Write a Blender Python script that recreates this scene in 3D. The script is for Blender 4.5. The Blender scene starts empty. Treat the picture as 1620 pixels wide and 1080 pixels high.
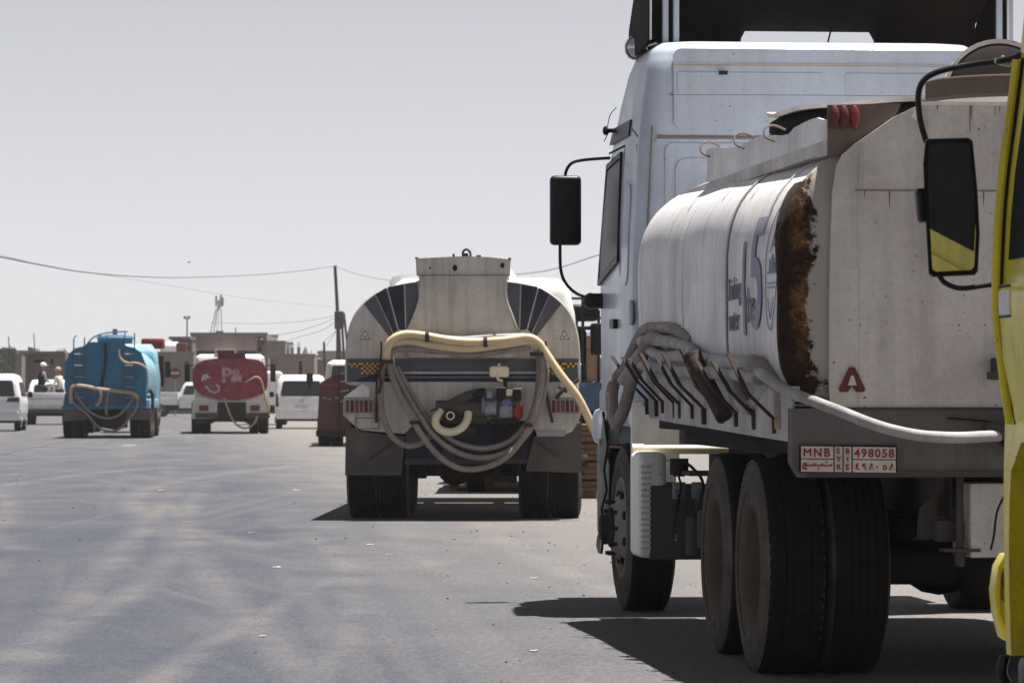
import bpy, bmesh, math, random
from mathutils import Vector, Matrix, noise
R = random.Random(7)
sc = bpy.context.scene
COL = sc.collection
# ---------------------------------------------------------------- camera
F = 6075.0; H = 1.35; HOR = 618.0
cam = bpy.data.objects.new('camera', bpy.data.cameras.new('camera')); COL.objects.link(cam)
cam.data.sensor_width = 36; cam.data.lens = 36 * F / 1620
cam.location = (0, 0, H); cam.rotation_euler = (math.radians(90), 0, 0)
cam.data.shift_y = (HOR - 540) / 1620
cam.data.clip_start = .5; cam.data.clip_end = 8000
cam.data.dof.use_dof = True; cam.data.dof.focus_distance = 21.0; cam.data.dof.aperture_fstop = 13
sc.camera = cam
# ---------------------------------------------------------------- light
SX, SY = .20, .125
SUN_EL = math.atan(1 / math.hypot(SX, SY)); SUN_AZ = math.atan2(SX, SY)   # clockwise from +Y
w = bpy.data.worlds.new('World'); sc.world = w; w.use_nodes = True
nt = w.node_tree; nt.nodes.clear()
sky = nt.nodes.new('ShaderNodeTexSky'); sky.sky_type = 'NISHITA'; sky.sun_disc = False
sky.sun_elevation = SUN_EL; sky.sun_rotation = SUN_AZ
sky.dust_density = 0.15; sky.air_density = 0.5; sky.ozone_density = 1.0; sky.altitude = 300
hs = nt.nodes.new('ShaderNodeHueSaturation'); hs.inputs['Saturation'].default_value = .2
bg = nt.nodes.new('ShaderNodeBackground'); bg.inputs[1].default_value = .05
wo = nt.nodes.new('ShaderNodeOutputWorld')
nt.links.new(sky.outputs[0], hs.inputs['Color']); tn = nt.nodes.new('ShaderNodeMix'); tn.data_type = 'RGBA'; tn.blend_type = 'MULTIPLY'; tn.inputs[0].default_value = 1; tn.inputs[7].default_value = (1.035, 1.0, 1.0, 1)
nt.links.new(hs.outputs[0], tn.inputs[6]); nt.links.new(tn.outputs[2], bg.inputs[0]); nt.links.new(bg.outputs[0], wo.inputs[0])
sl = bpy.data.lights.new('sun', 'SUN'); sl.energy = 5.0; sl.angle = math.radians(.5); sl.color = (1, .97, .925)
so = bpy.data.objects.new('sun', sl); COL.objects.link(so)
so.rotation_euler = Vector((SX, SY, 1)).to_track_quat('Z', 'Y').to_euler()
vs = sc.view_settings; vs.view_transform = 'Standard'; vs.look = 'None'; vs.gamma = 1; vs.use_curve_mapping = False
vs.exposure = 1.12
sc.cycles.use_denoising = True; sc.cycles.max_bounces = 8; sc.cycles.volume_bounces = 0
# ---------------------------------------------------------------- helpers
def obj(name, bm, mat, parent=None, smooth=True, angle=32, kind=None, label=None):
    me = bpy.data.meshes.new(name)
    if isinstance(bm, bpy.types.Mesh): me = bm
    else:
        bmesh.ops.recalc_face_normals(bm, faces=bm.faces)
        bm.to_mesh(me); bm.free()
    o = bpy.data.objects.new(name, me); COL.objects.link(o)
    if mat: me.materials.append(mat)
    if smooth:
        me.shade_smooth(); me.set_sharp_from_angle(angle=math.radians(angle))
    if parent: o.parent = parent
    if kind: o['kind'] = kind
    if label: o['label'] = label
    return o
def thing(name, label, cat, loc=(0, 0, 0), rz=0, group=None):
    o = bpy.data.objects.new(name, None); COL.objects.link(o); o.empty_display_size = .2
    o.location = loc; o.rotation_euler = (0, 0, rz); tag(o, label, cat, group); return o
def tag(o, label, cat, group=None):
    o['label'] = label; o['category'] = cat
    if group: o['group'] = group
    return o
def copytree(o, parent=None, loc=None, rz=None):
    c = o.copy(); COL.objects.link(c)
    if parent is not None: c.parent = parent
    for ch in list(o.children): copytree(ch, c)
    if loc is not None: c.location = loc
    if rz is not None: c.rotation_euler = (0, 0, rz)
    return c
def B(): return bmesh.new()
def box(bm, c, s, rot=None, bev=0.0, seg=2):
    """box with centre c, full size s; rot = (axis, angle) list"""
    t = bmesh.new(); bmesh.ops.create_cube(t, size=1)
    bmesh.ops.scale(t, vec=s, verts=t.verts)
    if bev > 0: bmesh.ops.bevel(t, geom=list(t.edges), offset=bev, segments=seg, profile=.5, affect='EDGES', clamp_overlap=True)
    M = Matrix.Translation(c)
    if rot:
        for ax, an in rot: M = M @ Matrix.Rotation(an, 4, ax)
    bmesh.ops.transform(t, matrix=M, verts=t.verts); merge(bm, t); return bm
def merge(bm, t):
    vm = {v: bm.verts.new(v.co) for v in t.verts}
    for f in t.faces:
        try: bm.faces.new([vm[v] for v in f.verts])
        except ValueError: pass
    t.free()
def b2(bm, a, b, bev=0.0):   # box from corners
    a = Vector(a); b = Vector(b); return box(bm, (a + b) / 2, [abs(q) for q in (b - a)], bev=bev)
def loft(bm, rings, cap=(True, True), close=True):
    vr = [[bm.verts.new(p) for p in r] for r in rings]; n = len(vr[0])
    for a, b in zip(vr, vr[1:]):
        for i in range(n if close else n - 1):
            j = (i + 1) % n
            try: bm.faces.new((a[i], a[j], b[j], b[i]))
            except ValueError: pass
    if cap[0]: bm.faces.new(list(reversed(vr[0])))
    if cap[1]: bm.faces.new(vr[-1])
    return bm
def spline(pts, sub=8):
    pts = [Vector(p) for p in pts]; out = []
    n = len(pts)
    for i in range(n - 1):
        p0 = pts[max(i - 1, 0)]; p1 = pts[i]; p2 = pts[i + 1]; p3 = pts[min(i + 2, n - 1)]
        for k in range(sub):
            t = k / sub
            out.append(.5 * ((2 * p1) + (p2 - p0) * t + (2 * p0 - 5 * p1 + 4 * p2 - p3) * t * t + (3 * p1 - p0 - 3 * p2 + p3) * t ** 3))
    out.append(pts[-1]); return out
def tube(bm, pts, r, seg=10, sub=8, smooth=True, cap=True, wob=0.0, sd=0):
    P = spline(pts, sub) if smooth else [Vector(p) for p in pts]
    rings = []; up = None
    for i, p in enumerate(P):
        d = (P[min(i + 1, len(P) - 1)] - P[max(i - 1, 0)]).normalized()
        if up is None:
            up = Vector((0, 0, 1)) if abs(d.z) < .9 else Vector((1, 0, 0))
        s = d.cross(up).normalized(); up = s.cross(d).normalized()
        rr = r(i / max(1, len(P) - 1)) if callable(r) else r
        if wob: rr *= 1 + wob * noise.noise(Vector((i * .35, sd, 0)))
        rings.append([p + (s * math.cos(a) + up * math.sin(a)) * rr for a in [2 * math.pi * k / seg for k in range(seg)]])
    loft(bm, rings, (cap, cap)); return bm
def cyl(bm, a, b, r, seg=16, r2=None):
    a = Vector(a); b = Vector(b); rr = r2 if r2 is not None else r
    d = (b - a).normalized(); up = Vector((0, 0, 1)) if abs(d.z) < .9 else Vector((1, 0, 0))
    s = d.cross(up).normalized(); u = s.cross(d)
    loft(bm, [[p + (s * math.cos(t) + u * math.sin(t)) * q for t in [2 * math.pi * k / seg for k in range(seg)]] for p, q in ((a, r), (b, rr))])
    return bm
def lathe(bm, prof, axis='X', c=(0, 0, 0), seg=32, closed=False):
    """prof list of (along, radius)"""
    c = Vector(c); rings = []
    for al, r in prof:
        ring = []
        for k in range(seg):
            t = 2 * math.pi * k / seg; a, b = r * math.cos(t), r * math.sin(t)
            v = {'X': (al, a, b), 'Y': (a, al, b), 'Z': (a, b, al)}[axis]; ring.append(c + Vector(v))
        rings.append(ring)
    if closed: rings.append(rings[0]); loft(bm, rings, (False, False))
    else: loft(bm, rings, (True, True))
    return bm
def prism(bm, outline, fn, d0, d1, sub=0):
    """outline (u,v) polygon; fn(u,v,d) -> point. Solid between offsets d0 and d1, cut finely when sub > 0."""
    t = bmesh.new(); f = t.faces.new([t.verts.new((u, v, 0)) for u, v in outline])
    if sub:
        bmesh.ops.triangulate(t, faces=[f])
        for _ in range(sub): bmesh.ops.subdivide_edges(t, edges=t.edges, cuts=1, use_grid_fill=True)
    r = bmesh.ops.extrude_face_region(t, geom=list(t.faces))
    for v in [g for g in r['geom'] if isinstance(g, bmesh.types.BMVert)]: v.co.z = 1
    for v in t.verts: v.co = fn(v.co.x, v.co.y, d0 + (d1 - d0) * v.co.z)
    merge(bm, t); return bm
def rrect(x0, x1, z0, z1, r, n=4):
    pts = []
    for cx, cz, a0 in ((x1 - r, z1 - r, 0), (x0 + r, z1 - r, 90), (x0 + r, z0 + r, 180), (x1 - r, z0 + r, 270)):
        for k in range(n + 1):
            a = math.radians(a0 + 90 * k / n); pts.append((cx + r * math.cos(a), cz + r * math.sin(a)))
    return pts
def textmesh(bm, s, size, fn, d0=0, d1=.003, bold=0.0, sub=0, sx=1.0, align='LEFT'):
    cu = bpy.data.curves.new('txt', 'FONT'); cu.body = s; cu.size = size; cu.extrude = .5; cu.offset = bold
    cu.align_x = align; cu.resolution_u = 4
    o = bpy.data.objects.new('txt', cu); COL.objects.link(o)
    dg = bpy.context.evaluated_depsgraph_get(); me = bpy.data.meshes.new_from_object(o.evaluated_get(dg))
    t = bmesh.new(); t.from_mesh(me); bpy.data.objects.remove(o); bpy.data.meshes.remove(me); bpy.data.curves.remove(cu)
    if sub:
        bmesh.ops.triangulate(t, faces=t.faces)
        for _ in range(sub): bmesh.ops.subdivide_edges(t, edges=t.edges, cuts=1, use_grid_fill=True)
    for v in t.verts: v.co = fn(v.co.x * sx, v.co.y, d0 + (d1 - d0) * (v.co.z + .5))
    merge(bm, t); return bm
def sphere(bm, c, r, seg=16, sz=(1, 1, 1)):
    t = bmesh.new(); bmesh.ops.create_uvsphere(t, u_segments=seg, v_segments=max(6, seg // 2), radius=r)
    for v in t.verts: v.co = Vector((v.co.x * sz[0], v.co.y * sz[1], v.co.z * sz[2])) + Vector(c)
    merge(bm, t); return bm
# ---------------------------------------------------------------- materials
def newmat(name):
    m = bpy.data.materials.new(name); m.use_nodes = True; t = m.node_tree
    return m, t, t.nodes['Principled BSDF']
def N(t, kind, **kw):
    n = t.nodes.new(kind)
    for k, v in kw.items():
        if k in n.inputs: n.inputs[k].default_value = v
        else: setattr(n, k, v)
    return n
def ramp(t, src, lo, hi):
    r = N(t, 'ShaderNodeMapRange'); r.inputs['From Min'].default_value = lo; r.inputs['From Max'].default_value = hi
    t.links.new(src, r.inputs['Value']); return r.outputs[0]
def mix(t, fac, a, b, blend='MIX'):
    n = t.nodes.new('ShaderNodeMix'); n.data_type = 'RGBA'; n.blend_type = blend
    if isinstance(fac, (int, float)): n.inputs[0].default_value = fac
    else: t.links.new(fac, n.inputs[0])
    for i, c in ((6, a), (7, b)):
        if isinstance(c, tuple): n.inputs[i].default_value = (*c, 1) if len(c) == 3 else c
        else: t.links.new(c, n.inputs[i])
    return n.outputs[2]
def math_(t, op, a, b):
    n = N(t, 'ShaderNodeMath', operation=op)
    for i, c in ((0, a), (1, b)):
        if isinstance(c, (int, float)): n.inputs[i].default_value = c
        else: t.links.new(c, n.inputs[i])
    return n.outputs[0]
def noise_tex(t, co, scale, detail=6, rough=.6, vec=(1, 1, 1), dist=0):
    mp = N(t, 'ShaderNodeMapping'); mp.inputs['Scale'].default_value = vec; t.links.new(co, mp.inputs[0])
    n = N(t, 'ShaderNodeTexNoise', Scale=scale, Detail=detail, Roughness=rough, Distortion=dist); t.links.new(mp.outputs[0], n.inputs['Vector'])
    return n.outputs['Fac']
MC = {}
def paint(name, base, dirt=(.23, .19, .15), amt=.4, streak=.4, rust=0.0, spots=0.0, rough=.45, metal=0.0, sc_=1.0, bump=.15, fine=.5, coat=0.0):
    m, t, p = newmat(name)
    co = N(t, 'ShaderNodeTexCoord').outputs['Object']
    a = ramp(t, noise_tex(t, co, 1.7 * sc_, 8, .62), .40, .72)
    c = mix(t, math_(t, 'MULTIPLY', a, amt), base, dirt)
    if streak:
        s = ramp(t, noise_tex(t, co, 5 * sc_, 6, .6, (2.2, 2.2, .16)), .47, .78)
        c = mix(t, math_(t, 'MULTIPLY', s, streak), c, tuple(q * .75 for q in dirt))
    g = noise_tex(t, co, 38 * sc_, 5, .7)
    c = mix(t, math_(t, 'MULTIPLY', ramp(t, g, .45, .8), fine * .6), c, tuple(q * .6 for q in dirt))
    if spots:
        s = ramp(t, noise_tex(t, co, 46 * sc_, 2, .5), .755 - spots * .045, .77 - spots * .045)
        c = mix(t, s, c, (.05, .035, .03))
    if rust:
        rn = noise_tex(t, co, 3.3 * sc_, 12, .72)
        f = ramp(t, rn, .72 - .3 * rust, .75 - .3 * rust)
        rc = mix(t, ramp(t, noise_tex(t, co, 14 * sc_, 8, .7), .35, .65), (.028, .016, .012), (.20, .105, .035))
        c = mix(t, f, c, rc)
    t.links.new(c, p.inputs['Base Color'])
    p.inputs['Metallic'].default_value = metal
    p.inputs['Specular IOR Level'].default_value = .12 if max(base) < .12 else .3
    rr = N(t, 'ShaderNodeMapRange'); t.links.new(a, rr.inputs['Value']); rr.inputs['To Min'].default_value = rough; rr.inputs['To Max'].default_value = min(1, rough + .25)
    t.links.new(rr.outputs[0], p.inputs['Roughness'])
    if coat: p.inputs['Coat Weight'].default_value = coat; p.inputs['Coat Roughness'].default_value = .15
    if bump:
        bn = N(t, 'ShaderNodeBump', Strength=bump, Distance=.02)
        h = noise_tex(t, co, 3.0 * sc_, 4, .5); h2 = math_(t, 'ADD', h, math_(t, 'MULTIPLY', g, .12))
        t.links.new(h2, bn.inputs['Height']); t.links.new(bn.outputs[0], p.inputs['Normal'])
    return m
def plain(name, base, rough=.5, metal=0.0, spec=.5, em=None):
    m, t, p = newmat(name); co = N(t, 'ShaderNodeTexCoord').outputs['Object']
    f = ramp(t, noise_tex(t, co, 9, 6, .65), .35, .75)
    t.links.new(mix(t, math_(t, 'MULTIPLY', f, .5), base, tuple(min(1, q * .55 + .02) for q in base)), p.inputs['Base Color'])
    p.inputs['Roughness'].default_value = rough; p.inputs['Metallic'].default_value = metal; p.inputs['Specular IOR Level'].default_value = spec
    return m
M = {}
M['tank_white'] = paint('tank_white', (.74, .73, .74), (.33, .29, .26), .4, .42, 0, .35, .42, bump=.22)
M['panel_white'] = paint('panel_white', (.62, .58, .555), (.30, .26, .235), .6, .4, 0.2, .95, .6, sc_=.9, bump=.15)
M['panel_light'] = paint('panel_light', (.56, .535, .50), (.27, .235, .21), .55, .6, .12, .7, .6, sc_=1.4, bump=.3)
M['skirt_white'] = paint('skirt_white', (.46, .45, .46), (.22, .17, .14), .5, .5, .1, .5, .55, sc_=1.6)
M['rusty'] = paint('rusty_white', (.50, .45, .40), (.2, .13, .09), .5, .3, .93, .5, .85, sc_=1.5, bump=.6)
def rim_rust():
    m, t, p = newmat('flaking_rust'); co = N(t, 'ShaderNodeTexCoord').outputs['Object']; sep = N(t, 'ShaderNodeSeparateXYZ'); t.links.new(co, sep.inputs[0])
    n1 = noise_tex(t, co, 7, 12, .78); n2 = noise_tex(t, co, 24, 8, .75); n3 = noise_tex(t, co, 2.2, 5, .6)
    och = mix(t, ramp(t, n2, .38, .58), (.05, .024, .013), (.27, .14, .05))
    dark = mix(t, ramp(t, n2, .35, .7), (.016, .010, .008), (.05, .026, .017))
    zr = math_(t, 'MULTIPLY', math_(t, 'MULTIPLY', ramp(t, sep.outputs[2], 1.35, 1.8), ramp(t, sep.outputs[2], 2.42, 2.15)), ramp(t, math_(t, 'ADD', sep.outputs[0], math_(t, 'MULTIPLY', n2, .06)), -1.15, -1.115))
    c = mix(t, math_(t, 'MULTIPLY', ramp(t, math_(t, 'ADD', n1, math_(t, 'MULTIPLY', n3, .4)), .62, .74), zr), dark, och)
    e = math_(t, 'ADD', ramp(t, sep.outputs[0], -1.16, -1.03), math_(t, 'MULTIPLY', math_(t, 'SUBTRACT', n1, .5), 3.2))
    c = mix(t, ramp(t, e, .58, .68), c, (.45, .41, .37))
    c = mix(t, ramp(t, sep.outputs[0], -.2, .2), c, (.25, .2, .17))
    t.links.new(c, p.inputs['Base Color']); p.inputs['Roughness'].default_value = .9; p.inputs['Specular IOR Level'].default_value = .15
    b = N(t, 'ShaderNodeBump', Strength=.8, Distance=.02); t.links.new(math_(t, 'ADD', n1, n2), b.inputs['Height']); t.links.new(b.outputs[0], p.inputs['Normal'])
    return m
M['rusty'] = rim_rust()
M['beam_grey'] = paint('beam_grey', (.125, .118, .115), (.09, .07, .06), .6, .5, .15, .6, .7, sc_=1.6)
M['brown_plate'] = paint('brown_plate', (.17, .13, .115), (.10, .06, .05), .5, .3, .1, 0, .8, sc_=3)
M['cab_white'] = paint('cab_white', (.48, .545, .65), (.30, .28, .26), .35, .3, 0, .25, .32, bump=.04, coat=.3, fine=.3)
M['seam'] = plain('seam_rust', (.22, .17, .13), .8)
M['rim_grey'] = paint('rim_dusty_grey', (.26, .24, .23), (.16, .12, .10), .6, .2, .15, 0, .75, sc_=3)
M['tyre'] = paint('tyre_rubber', (.009, .009, .009), (.04, .034, .03), .25, 0, 0, 0, .85, sc_=4, bump=.3, fine=.35)
M['tyre_side'] = paint('tyre_dusty', (.06, .053, .048), (.17, .145, .125), .6, 0, 0, 0, .9, sc_=4, bump=.2)
M['rim'] = paint('wheel_rim', (.10, .078, .065), (.14, .11, .09), .6, 0, .25, 0, .8, sc_=3)
M['under'] = paint('underbody', (.022, .02, .02), (.06, .048, .04), .6, .3, .2, 0, .85, sc_=2)
M['chassis'] = paint('chassis_grey', (.075, .07, .066), (.07, .055, .045), .5, .4, .25, .3, .8, sc_=2)
M['black'] = plain('black_plastic', (.008, .008, .009), .42, 0, .22)
M['blackmatt'] = plain('black_matt', (.012, .012, .012), .8, 0, .08)
M['tint_glass'] = plain('tinted_glass', (.006, .006, .008), .35, 0, .08)
M['glass'] = plain('dark_glass', (.012, .014, .017), .08, 0, .8)
M['hose_grey'] = paint('hose_grey', (.27, .235, .215), (.13, .105, .09), .6, .3, 0, .5, .6, sc_=3, bump=.4)
M['hose_pale'] = paint('hose_pale', (.38, .37, .38), (.19, .155, .14), .6, .3, 0, .4, .6, sc_=3, bump=.4)
M['hose_cream'] = paint('hose_cream', (.66, .53, .33), (.38, .27, .16), .4, .2, 0, .3, .38, sc_=4, bump=.1)
M['hose_cream2'] = paint('hose_cream_new', (.72, .66, .47), (.4, .33, .2), .3, .1, 0, 0, .35, sc_=4, bump=.05)
M['hook'] = paint('hook_iron', (.05, .038, .034), (.09, .065, .05), .5, .2, .3, 0, .8, sc_=5)
M['chrome'] = plain('chrome', (.55, .55, .56), .18, 1.0)
M['redlens'] = plain('red_lens', (.22, .018, .02), .35)
M['redlens_dirty'] = paint('red_lens_dusty', (.13, .02, .022), (.12, .07, .065), .7, 0, 0, 0, .6, sc_=6)
M['yellow'] = paint('yellow_paint', (.78, .64, .01), (.26, .19, .03), .35, .4, .2, .6, .38, sc_=2.2, bump=.05, coat=.3)
M['plate_w'] = paint('plate_white', (.66, .60, .56), (.3, .24, .2), .5, .2, 0, .6, .6, sc_=8)
M['plate_r'] = paint('plate_red', (.30, .02, .03), (.2, .1, .1), .5, .2, 0, .3, .6, sc_=10)
M['ink'] = paint('faded_blue_ink', (.22, .21, .34), (.5, .5, .52), .6, .6, 0, 0, .6, sc_=4)
M['ink2'] = paint('faded_dark_ink', (.10, .10, .13), (.4, .4, .42), .6, .5, 0, 0, .6, sc_=8)
M['mirror'] = plain('mirror_glass', (.9, .9, .9), .02, 1.0)
M['mirror'].node_tree.nodes['Principled BSDF'].inputs['Base Color'].default_value = (.9, .9, .9, 1)
for l in list(M['mirror'].node_tree.links):
    if l.to_socket.name == 'Base Color': M['mirror'].node_tree.links.remove(l)
M['navy'] = paint('navy_paint', (.020, .024, .045), (.12, .12, .13), .3, .2, 0, 0, .5)
M['slate'] = paint('slate_blue_paint', (.085, .092, .118), (.16, .15, .15), .3, .2, 0, .2, .5)
M['haz_y'] = plain('hazard_yellow', (.75, .38, .01), .5)
M['flap'] = paint('flap_rubber', (.085, .078, .074), (.16, .135, .12), .7, .2, 0, 0, .9, sc_=2)
M['engine_red'] = paint('engine_red', (.30, .02, .025), (.2, .12, .1), .5, .2, 0, 0, .5, sc_=6)
M['engine_blue'] = paint('engine_blue', (.10, .17, .32), (.15, .14, .13), .6, .2, 0, 0, .5, sc_=6)
M['alu'] = paint('cast_aluminium', (.30, .32, .37), (.14, .12, .11), .7, .3, 0, 0, .5, .4, sc_=6)
M['hose_tan'] = paint('hose_tan', (.42, .32, .21), (.2, .15, .1), .5, .2, 0, 0, .5, sc_=4)
M['olive'] = paint('olive_pipe', (.07, .07, .055), (.12, .1, .08), .5, .2, 0, 0, .8, sc_=4)
M['cream'] = plain('cream_plastic', (.78, .68, .48), .45)
M['blue'] = paint('blue_tank_paint', (.025, .17, .30), (.025, .08, .13), .5, .3, 0, .2, .5, sc_=1.2)
M['blue_shell'] = paint('pale_blue_paint', (.24, .50, .60), (.15, .28, .34), .3, .3, 0, 0, .3, coat=.4)
M['blue_frame'] = paint('blue_frame_paint', (.04, .13, .22), (.04, .06, .08), .6, .3, .1, 0, .6)
M['red'] = paint('maroon_paint', (.21, .010, .030), (.30, .15, .16), .6, .15, 0, .3, .55, sc_=1.6)
M['maroon'] = paint('dark_maroon', (.09, .035, .035), (.10, .07, .06), .6, .4, 0, 0, .6, sc_=2)
M['white_car'] = paint('white_car', (.74, .75, .77), (.5, .48, .45), .25, .2, 0, 0, .3, bump=0, coat=.4)
M['grey_car'] = paint('silver_car', (.42, .43, .45), (.3, .3, .3), .3, .2, 0, 0, .35, bump=0)
M['white'] = paint('white_paint', (.78, .78, .76), (.45, .4, .36), .35, .3, .0, .2, .45)
M['cargo_blue'] = paint('cargo_blue', (.05, .11, .20), (.09, .09, .09), .5, .4, .15, .3, .6)
M['wood'] = paint('weathered_wood', (.20, .11, .065), (.10, .07, .05), .6, .2, 0, 0, .85, sc_=4)
M['card'] = paint('cardboard', (.38, .25, .17), (.25, .17, .12), .4, .2, 0, 0, .85, sc_=3)
M['bucket'] = plain('blue_plastic', (.05, .30, .55), .35)
M['wall'] = paint('plaster_wall', (.25, .215, .195), (.18, .15, .135), .6, .4, 0, .3, .95, sc_=.6, bump=.3)
M['wall2'] = paint('plaster_grey', (.20, .18, .175), (.14, .122, .115), .6, .4, 0, .3, .95, sc_=.5, bump=.3)
M['wall3'] = paint('concrete_pale', (.28, .255, .24), (.2, .17, .155), .6, .4, 0, 0, .95, sc_=.5, bump=.2)
M['dark'] = plain('dark_opening', (.02, .02, .024), .8, 0, .1)
M['pole'] = paint('weathered_pole', (.09, .08, .075), (.13, .11, .1), .5, .3, 0, 0, .9, sc_=2)
M['galv'] = plain('galvanised_steel', (.32, .33, .35), .5, .6)
M['skin'] = plain('skin', (.30, .17, .11), .6)
M['hair'] = plain('hair', (.02, .018, .016), .7)
M['wire'] = plain('wire', (.10, .10, .11), .7)
M['leaf'] = plain('leaf', (.06, .085, .035), .7)
M['paper'] = plain('paper', (.8, .78, .72), .8)
M['scrap'] = plain('dusty_paper', (.38, .36, .33), .9)
M['spoiler_in'] = paint('spoiler_inside', (.04, .032, .028), (.02, .018, .015), .5, .3, 0, 0, .8, sc_=1.2)
def Pw(px, py, Y): return Vector(((px - 810) / F * Y, Y, H + (HOR - py) / F * Y))
class Frame:
    """a vehicle's own frame: x right, y forward, z up, origin on the ground under its tail"""
    def __init__(s, ox, oy, a): s.ox, s.oy, s.a, s.c, s.s = ox, oy, a, math.cos(a), math.sin(a)
    def w(s, p): return Vector((s.ox + p[0] * s.c - p[1] * s.s, s.oy + p[0] * s.s + p[1] * s.c, p[2]))
    def L(s, px, py, yl):
        k = (px - 810) / F
        xl = (k * (s.oy + yl * s.c) - s.ox + yl * s.s) / (s.c - k * s.s)
        Y = s.oy + yl * s.c + xl * s.s
        return Vector((xl, yl, H + (HOR - py) / F * Y))
    def xs(s, px, yl): return s.L(px, HOR, yl).x
    def zs(s, py, yl, xl=0): return H + (HOR - py) / F * (s.oy + yl * s.c + xl * s.s)
# ---------------------------------------------------------------- setting
def ground():
    bm = B()
    xs = [-1500, -300, -60, -20, -8, 0, 8, 20, 60, 300, 1500]; ys = [-60, 0, 10, 20, 30, 45, 60, 90, 140, 220, 400, 900, 3000]
    vv = [[bm.verts.new((x, y, 0)) for x in xs] for y in ys]
    for i in range(len(ys) - 1):
        for j in range(len(xs) - 1): bm.faces.new((vv[i][j], vv[i][j + 1], vv[i + 1][j + 1], vv[i + 1][j]))
    m, t, p = newmat('dusty_asphalt')
    g = N(t, 'ShaderNodeTexCoord').outputs['Object']
    big = noise_tex(t, g, .16, 7, .6, (1, .42, 1), .6)
    med = noise_tex(t, g, .9, 8, .65, (1, .5, 1), .3)
    rot = N(t, 'ShaderNodeMapping'); rot.inputs['Rotation'].default_value = (0, 0, -.09); rot.inputs['Scale'].default_value = (1.5, .05, 1); t.links.new(g, rot.inputs[0])
    def lines(scale, seed, sx, sy, rz, lo, hi):
        m0 = N(t, 'ShaderNodeMapping'); m0.inputs['Rotation'].default_value = (0, 0, rz); t.links.new(g, m0.inputs[0])
        mp = N(t, 'ShaderNodeMapping'); mp.inputs['Location'].default_value = (seed, seed * .37, 0)
        mp.inputs['Scale'].default_value = (sx, sy, 1); t.links.new(m0.outputs[0], mp.inputs[0])
        n = N(t, 'ShaderNodeTexNoise', Scale=scale, Detail=4, Roughness=.55, Distortion=.35); t.links.new(mp.outputs[0], n.inputs[0])
        return ramp(t, n.outputs['Fac'], lo, hi)
    sep = N(t, 'ShaderNodeSeparateXYZ'); t.links.new(g, sep.inputs[0])
    def track(y0, x0, b, c, wd, ylo, yhi):   # a dusty wheel track along x = x0 + b (y-y0) + c (y-y0)^2
        dy = math_(t, 'SUBTRACT', sep.outputs[1], y0)
        xx = math_(t, 'ADD', math_(t, 'MULTIPLY', dy, b), math_(t, 'MULTIPLY', math_(t, 'MULTIPLY', dy, dy), c))
        d = math_(t, 'ABSOLUTE', math_(t, 'SUBTRACT', math_(t, 'SUBTRACT', sep.outputs[0], x0), math_(t, 'ADD', xx, math_(t, 'MULTIPLY', med, .25))), 0)
        f = ramp(t, d, wd, wd * .15); e = math_(t, 'MULTIPLY', ramp(t, sep.outputs[1], ylo, ylo + 5), ramp(t, sep.outputs[1], yhi, yhi - 12))
        return math_(t, 'MULTIPLY', f, e)
    l1 = lines(1.5, 3.1, 1, .02, -.09, .52, .66); l2 = lines(2.3, 8.3, 1, .025, .05, .54, .68); l3 = lines(2.0, 15.7, 1, .035, -.26, .55, .70)
    lm = math_(t, 'MULTIPLY', math_(t, 'MAXIMUM', l1, math_(t, 'MAXIMUM', l2, l3)), .38)
    for tr_ in ((26, -3.0, -.065, .0, .22, 8, 60), (26, -2.1, -.118, .0012, .22, 8, 62), (26, -1.2, -.05, -.0035, .20, 9, 44), (26, .55, -.11, .0025, .2, 6, 60), (26, -4.6, -.02, -.003, .25, 8, 60), (26, -2.7, -.02, -.003, .2, 8, 55), (26, -5.4, -.15, .002, .22, 14, 70), (50, -5, -.06, .006, .3, 30, 80), (50, -7.2, -.06, .006, .3, 30, 80), (50, -1, .07, .004, .3, 26, 75), (20, -1.75, .03, .002, .16, 6, 36)):
        lm = math_(t, 'MAXIMUM', lm, math_(t, 'MULTIPLY', track(*tr_), math_(t, 'ADD', .16, math_(t, 'MULTIPLY', ramp(t, med, .35, .65), .7))))
    c = mix(t, ramp(t, big, .35, .68), (.036, .042, .060), (.055, .060, .073))
    c = mix(t, math_(t, 'MULTIPLY', ramp(t, med, .45, .75), .28), c, (.115, .108, .10))
    c = mix(t, math_(t, 'MULTIPLY', lm, .5), c, (.17, .158, .145))
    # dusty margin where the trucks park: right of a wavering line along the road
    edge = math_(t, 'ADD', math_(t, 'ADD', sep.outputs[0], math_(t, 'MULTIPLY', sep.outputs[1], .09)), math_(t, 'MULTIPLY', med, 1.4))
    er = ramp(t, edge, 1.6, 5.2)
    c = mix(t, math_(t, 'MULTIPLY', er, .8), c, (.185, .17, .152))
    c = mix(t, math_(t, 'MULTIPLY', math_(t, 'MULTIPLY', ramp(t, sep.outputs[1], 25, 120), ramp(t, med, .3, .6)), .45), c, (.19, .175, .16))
    gr = noise_tex(t, g, 95, 3, .75); gr2 = noise_tex(t, g, 210, 2, .7, (1, .3, 1)); gr3 = noise_tex(t, g, 26, 4, .8, (1, .35, 1))
    c = mix(t, ramp(t, gr, .3, .72), mix(t, 1, c, (.55, .55, .57), 'MULTIPLY'), mix(t, 1, c, (1.4, 1.4, 1.4), 'MULTIPLY'))
    c = mix(t, ramp(t, gr3, .25, .75), mix(t, 1, c, (.6, .6, .62), 'MULTIPLY'), mix(t, 1, c, (1.42, 1.42, 1.42), 'MULTIPLY'))
    st = noise_tex(t, g, .55, 5, .6, (1, .6, 1)); c = mix(t, math_(t, 'MULTIPLY', ramp(t, st, .62, .72), .35), c, (.035, .035, .04))
    c = mix(t, ramp(t, gr2, .60, .68), c, (.27, .25, .235))
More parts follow.
